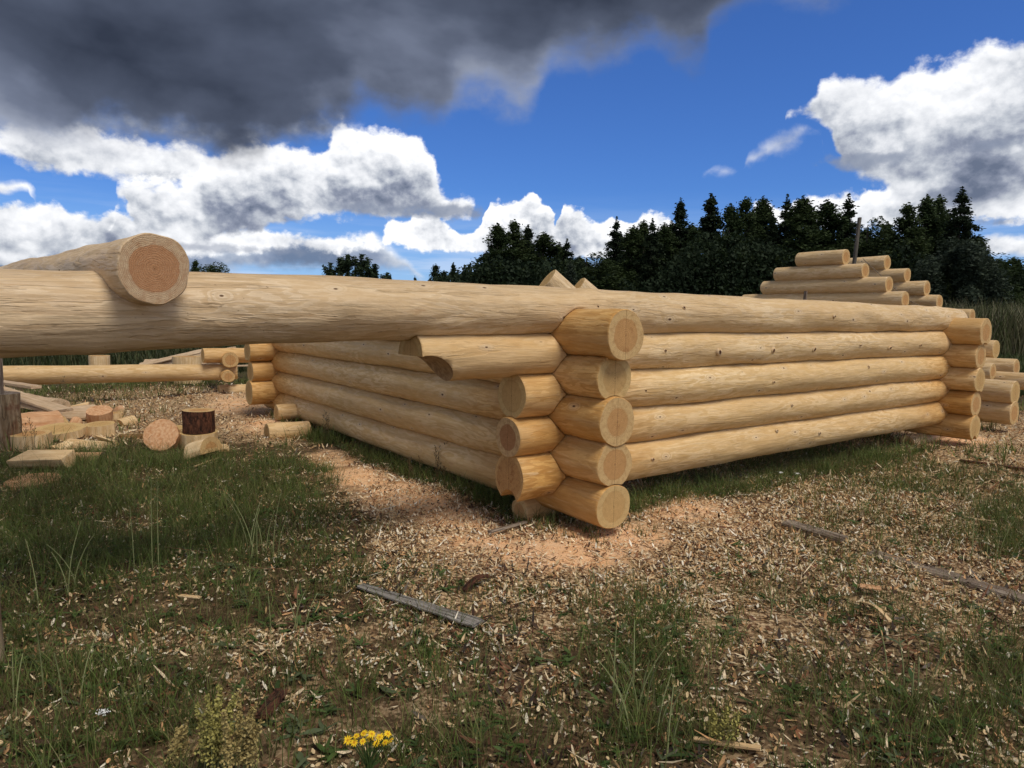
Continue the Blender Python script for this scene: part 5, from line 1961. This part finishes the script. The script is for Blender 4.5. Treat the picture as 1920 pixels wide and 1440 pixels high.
def crown_mesh(name, kind, seed, n=7500):
    """unit crown: height 1 (z 0..1), widest radius about 0.5; scaled per tree"""
    r = np.random.default_rng(seed)
    pts, sz = [], []
    if kind in ('spire', 'birch'):
        nb = 120 if kind == 'spire' else 95
        for i in range(nb):
            h = r.uniform(0.03, 1.0) ** (0.85)
            if kind == 'spire':
                env = 0.46 * (1 - h) ** 0.85 + 0.015
            else:
                env = 0.44 * (1 - h ** 1.7) ** 0.9 * (0.55 + 0.45 * min(1, h * 4)) + 0.012
            env *= r.uniform(0.55, 1.15)
            az = r.uniform(0, 6.28)
            rise = (-0.10 if kind == 'spire' else 0.35) * env
            m = int(n / nb * (0.35 + env * 2.6))
            t_ = r.uniform(0.05, 1.0, m) ** 0.75
            p_ = np.stack([np.cos(az) * env * t_, np.sin(az) * env * t_, h - 0.02 + rise * t_ - 0.12 * env * t_ ** 2], 1)
            p_ += r.normal(0, 1, (m, 3)) * (0.018, 0.018, 0.010) * (1 + (kind == 'birch') * 0.6)
            pts.append(p_)
        top = np.stack([r.normal(0, 0.008, 60), r.normal(0, 0.008, 60), r.uniform(0.9, 1.03, 60)], 1)
        pts.append(top)
    elif kind == 'round':
        cl = r.normal(0, 1, (60, 3)); cl = unit(cl) * r.uniform(0.35, 1.0, (60, 1)) ** 0.5
        cl = cl * (0.44, 0.44, 0.44) + (0, 0, 0.52)
        for c_ in cl:
            m = n // 60
            q = unit(r.normal(0, 1, (m, 3))) * (r.random((m, 1)) ** 0.4) * r.uniform(0.08, 0.15)
            pts.append(c_ + q)
    elif kind == 'pine':
        for w in range(7):
            h0 = 0.12 + w * 0.125
            for k in range(6):
                az = r.uniform(0, 6.28)
                Lb = 0.34 * (1 - h0) + 0.05
                m = n // 60
                t_ = r.uniform(0, 1, m)
                p_ = np.stack([np.cos(az) * Lb * t_, np.sin(az) * Lb * t_, h0 + Lb * 0.9 * t_ ** 1.6], 1) + r.normal(0, 0.016, (m, 3))
                pts.append(p_)
        pts.append(np.stack([r.normal(0, 0.014, n // 8), r.normal(0, 0.014, n // 8), r.uniform(0.5, 1.0, n // 8)], 1))
    P = np.concatenate(pts)
    return P, r


TREE_MESH = {}


def tree(px, py, dep, kind, wid, mat, label, seed, group, n=19000, leaf=0.085, name='pine_tree', cat='tree', low=0.08):
    tip = DP(px, py, dep)
    H = tip[2]
    key = (kind, seed % 3, mat.name, round(leaf, 2))
    if key not in TREE_MESH:
        P, r = crown_mesh(kind, kind, 40 + seed % 3, n)
        Hn = 10.0
        Wn = 4.4
        P = P * (Wn, Wn, Hn)
        V_, Fq = leaf_quads(P, leaf * (10.0 / max(H, 2)) ** 0 , r)
        me_o = np_mesh('crown', V_, Fq, mat, smooth=False)
        me = me_o.data
        bpy.data.objects.remove(me_o)
        vs, fs = tube_pts([(0, 0, -0.3), (0.04, 0.02, 3.0), (-0.03, 0.03, 6.5), (0, 0, 9.6)], 0.16, 0.02, 7)
        for k in range(7):
            az = k * 2.4
            z0 = 1.5 + k * 1.0
            l2 = 1.2 * (1 - k / 9)
            v2, f2_ = tube_pts([(0, 0, z0), (math.cos(az) * l2 * 0.5, math.sin(az) * l2 * 0.5, z0 + 0.35), (math.cos(az) * l2, math.sin(az) * l2, z0 + 0.8)], 0.05, 0.015, 4)
            b_ = len(vs)
            vs = list(vs) + list(v2)
            fs = fs + [tuple(i + b_ for i in f) for f in f2_]
        t_o = mesh_obj('trunk', vs, fs, M_TRUNK, None, True)
        tm = t_o.data
        bpy.data.objects.remove(t_o)
        TREE_MESH[key] = (me, tm)
    me, tm = TREE_MESH[key]
    root = thing(name, label, cat, (tip[0], tip[1], float(gh(tip[0], tip[1])) - 0.1), random.uniform(0, 6.28), group)
    s = wid / 4.0
    cr_ = link(bpy.data.objects.new('crown', me), root)
    cr_.scale = (s, s, (H * (1 - low)) / 10.0)
    cr_.location = (0, 0, H * low)
    tr_ = link(bpy.data.objects.new('trunk', tm), root)
    tr_.scale = (s, s, H / 10.0 * (0.45 if name.endswith('bush') else 1.0))
    return root


TIPS = [  # px, py, kind, width
    (933, 420, 'birch', 3.4), (965, 414, 'birch', 3.2), (990, 422, 'spire', 3.6), (1020, 436, 'birch', 4.2), (1063, 449, 'spire', 3.4), (1100, 474, 'round', 4.2),
    (1127, 486, 'round', 3.6), (1156, 409, 'spire', 3.2), (1188, 425, 'birch', 3.4), (1208, 414, 'birch', 3.0), (1224, 414, 'spire', 3.0), (1246, 420, 'birch', 3.4),
    (1277, 374, 'spire', 3.8), (1303, 428, 'birch', 3.0), (1334, 368, 'spire', 4.4), (1370, 386, 'birch', 3.2), (1398, 375, 'birch', 3.6), (1430, 374, 'birch', 3.8), (1450, 405, 'spire', 3.0),
    (1476, 373, 'spire', 3.6), (1505, 374, 'birch', 4.2), (1551, 381, 'birch', 4.6), (1592, 369, 'spire', 4.4), (1628, 412, 'round', 4.0), (1664, 417, 'birch', 3.4),
    (1704, 385, 'birch', 3.6), (1740, 367, 'birch', 3.2), (1762, 366, 'birch', 3.2), (1805, 354, 'spire', 4.6), (1836, 440, 'birch', 3.4),
    (1870, 476, 'round', 4.4), (1902, 480, 'birch', 3.6), (1935, 470, 'round', 4.4), (1990, 440, 'birch', 4.0), (2050, 430, 'spire', 4.0)]
NEAR = ['leftmost tree of the dark wood', 'second tip from the left end of the wood', 'third tip from the left end of the wood', 'broad tree stepping down from the left end of the wood',
        'low tree before the dip in the wood line', 'round bush-like tree left of the dip in the wood', 'round tree in the dip of the wood line', 'lone spire right of the dip in the wood',
        'birch just right of the lone spire', 'narrow birch of the pair right of the lone spire', 'narrow spire of the pair right of the lone spire', 'low tree before the tall thin spire',
        'tall thin spire with open branches, left of the widest spruce', 'short tree between the two tall spires', 'widest tall spruce left of the middle of the wood', 'tree right after the widest spruce',
        'pointed birch above the top log right half', 'twin-tipped birch in the middle of the wood', 'short dark spire in the middle of the wood', 'leaning-tip spire left of the gable logs',
        'birch straight above the left end of the gable logs', 'broad birch above the gable logs', 'sharp spruce just left of the standing grey plank', 'low round tree right of the standing grey plank',
        'low birch in the gap right of the gable logs', 'tree left of the tallest group on the right', 'left tip of the tallest group on the right', 'middle tip of the tallest group on the right',
        'tallest tree of the wood, near its right end', 'tree falling away right of the tallest one', 'low round tree at the right end', 'low tree at the right picture edge',
        'round tree cut by the right picture edge', 'tree beyond the right picture edge', 'spruce beyond the right picture edge']
for i, (px, py, kd, w) in enumerate(TIPS):
    dep = 46 + (i * 7 % 5) * 1.5
    tree(px, py, dep, kd, w * 1.45, M_LEAF_B if kd == 'spire' else M_LEAF_A, NEAR[i], i, 'trees of the dark wood behind the log frames', name={'spire': 'spruce_tree', 'birch': 'birch_tree', 'round': 'leafy_tree'}[kd])
# second row, filling the wood behind
_seen = set()


def fresh(lb):
    out_ = lb if lb not in _seen else lb + ', farther right'
    _seen.add(lb)
    return out_


for i in range(30):
    px = 935 + i * 36 + (i * 53 % 17)
    base_y = np.interp(px, [930, 1050, 1127, 1160, 1280, 1600, 1640, 1740, 1800, 1860, 2100], [450, 470, 505, 450, 425, 420, 440, 420, 410, 500, 480])
    kd = 'birch' if i % 3 else 'spire'
    tree(px, base_y - 16 + (i * 31 % 23), 55 + i % 4, kd, 7.0, M_LEAF_A if i % 3 else M_LEAF_B, fresh('second-row tree behind the ' + ' '.join(NEAR[int(np.argmin([abs(q[0] - px) for q in TIPS]))].split()[:10])), i + 1, 'second row of the dark wood', name='birch_tree' if i % 3 else 'spruce_tree')

# willow bush and low front growth
tree(1795, 446, 40, 'round', 4.6, M_LEAF_W, 'big rounded grey-green willow bush in front of the wood at right', 1, None, n=30000, leaf=0.10, name='willow_bush', cat='bush', low=-0.12)
tree(1862, 520, 41, 'round', 4.0, M_LEAF_A, 'dark low bush right of the willow bush', 2, 'bushes before the wood', name='leafy_bush', cat='bush', low=-0.1)
tree(1735, 505, 41, 'round', 3.6, M_LEAF_A, 'dark low bush left of the willow bush', 0, 'bushes before the wood', name='leafy_bush', cat='bush', low=-0.1)
tree(1070, 492, 38, 'birch', 2.2, M_LEAF_W, 'small lighter tree right above the slanting log ends', 1, None, name='leafy_tree')
# low outliers at the left end of the wood
for i, (px, py, kd, w, lb) in enumerate(((778, 515, 'spire', 1.8, 'smallest conifer, first one left of the wood'), (817, 494, 'birch', 3.0, 'round-topped low tree, second left of the wood'),
                                         (850, 491, 'spire', 2.6, 'pointed low conifer, third left of the wood'), (872, 503, 'birch', 2.6, 'low tree joining the wood at its left end'),
                                         (895, 500, 'spire', 2.4, 'dark conifer touching the left end of the wood'), (832, 506, 'birch', 2.8, 'low dark tree between the outlying conifers'), (912, 470, 'birch', 3.0, 'shoulder tree at the left end of the wood'))):
    tree(px, py, 50, kd, w, M_LEAF_B, lb, i, 'low trees trailing off left of the wood', name='spruce_tree' if kd == 'spire' else 'leafy_tree')
# young pines
for i, (px, py, w, lb) in enumerate(((620, 489, 1.1, 'leftmost young pine over the long top log'), (637, 486, 1.2, 'second young pine over the long top log'), (652, 472, 1.4, 'tallest young pine, left of the pair'),
                                     (678, 471, 1.3, 'tall young pine right of the tallest'), (703, 489, 1.5, 'bushy young pine right of the tall pair'), (726, 506, 0.9, 'smallest young pine at the right of the row'))):
    tree(px, py, 22, 'pine', w * 1.9, M_LEAF_P, lb, i, 'young pines standing behind the long top log', name='young_pine', leaf=0.075, n=11000, low=0.0)
tree(392, 489, 60, 'round', 5.0, M_LEAF_A, 'dark rounded treetop showing left over the long top log', 0, None, name='leafy_tree', low=0.0)
tree(366, 487, 62, 'birch', 3.0, M_LEAF_A, 'narrow treetop beside the cross log end', 1, None, name='leafy_tree', low=0.0)
tree(412, 497, 61, 'round', 5.0, M_LEAF_A, 'lower half of the rounded treetop, farther right', 2, None, name='leafy_tree', low=0.0)


def understorey():
    n = 110000
    px = rng.uniform(775, 2080, n)
    dep = rng.uniform(43, 52, n)
    X = (px - 960) / F_PX * dep
    topz = np.interp(px, [775, 800, 860, 930, 1127, 1300, 1860, 2080], [1.6, 3.0, 3.8, 5.2, 4.0, 6.0, 5.0, 4.0]) * (0.6 + 0.7 * fbm(X, dep, 0.25, 15, 3))
    z = rng.random(n) * topz
    P = np.stack([X, dep, z], 1)
    V_, Fq = leaf_quads(P, 0.13, np.random.default_rng(4))
    o = np_mesh('undergrowth', V_, Fq, M_LEAF_B, smooth=False)
    tag(o, 'dark undergrowth between the trunks of the wood', kind='stuff')


understorey()
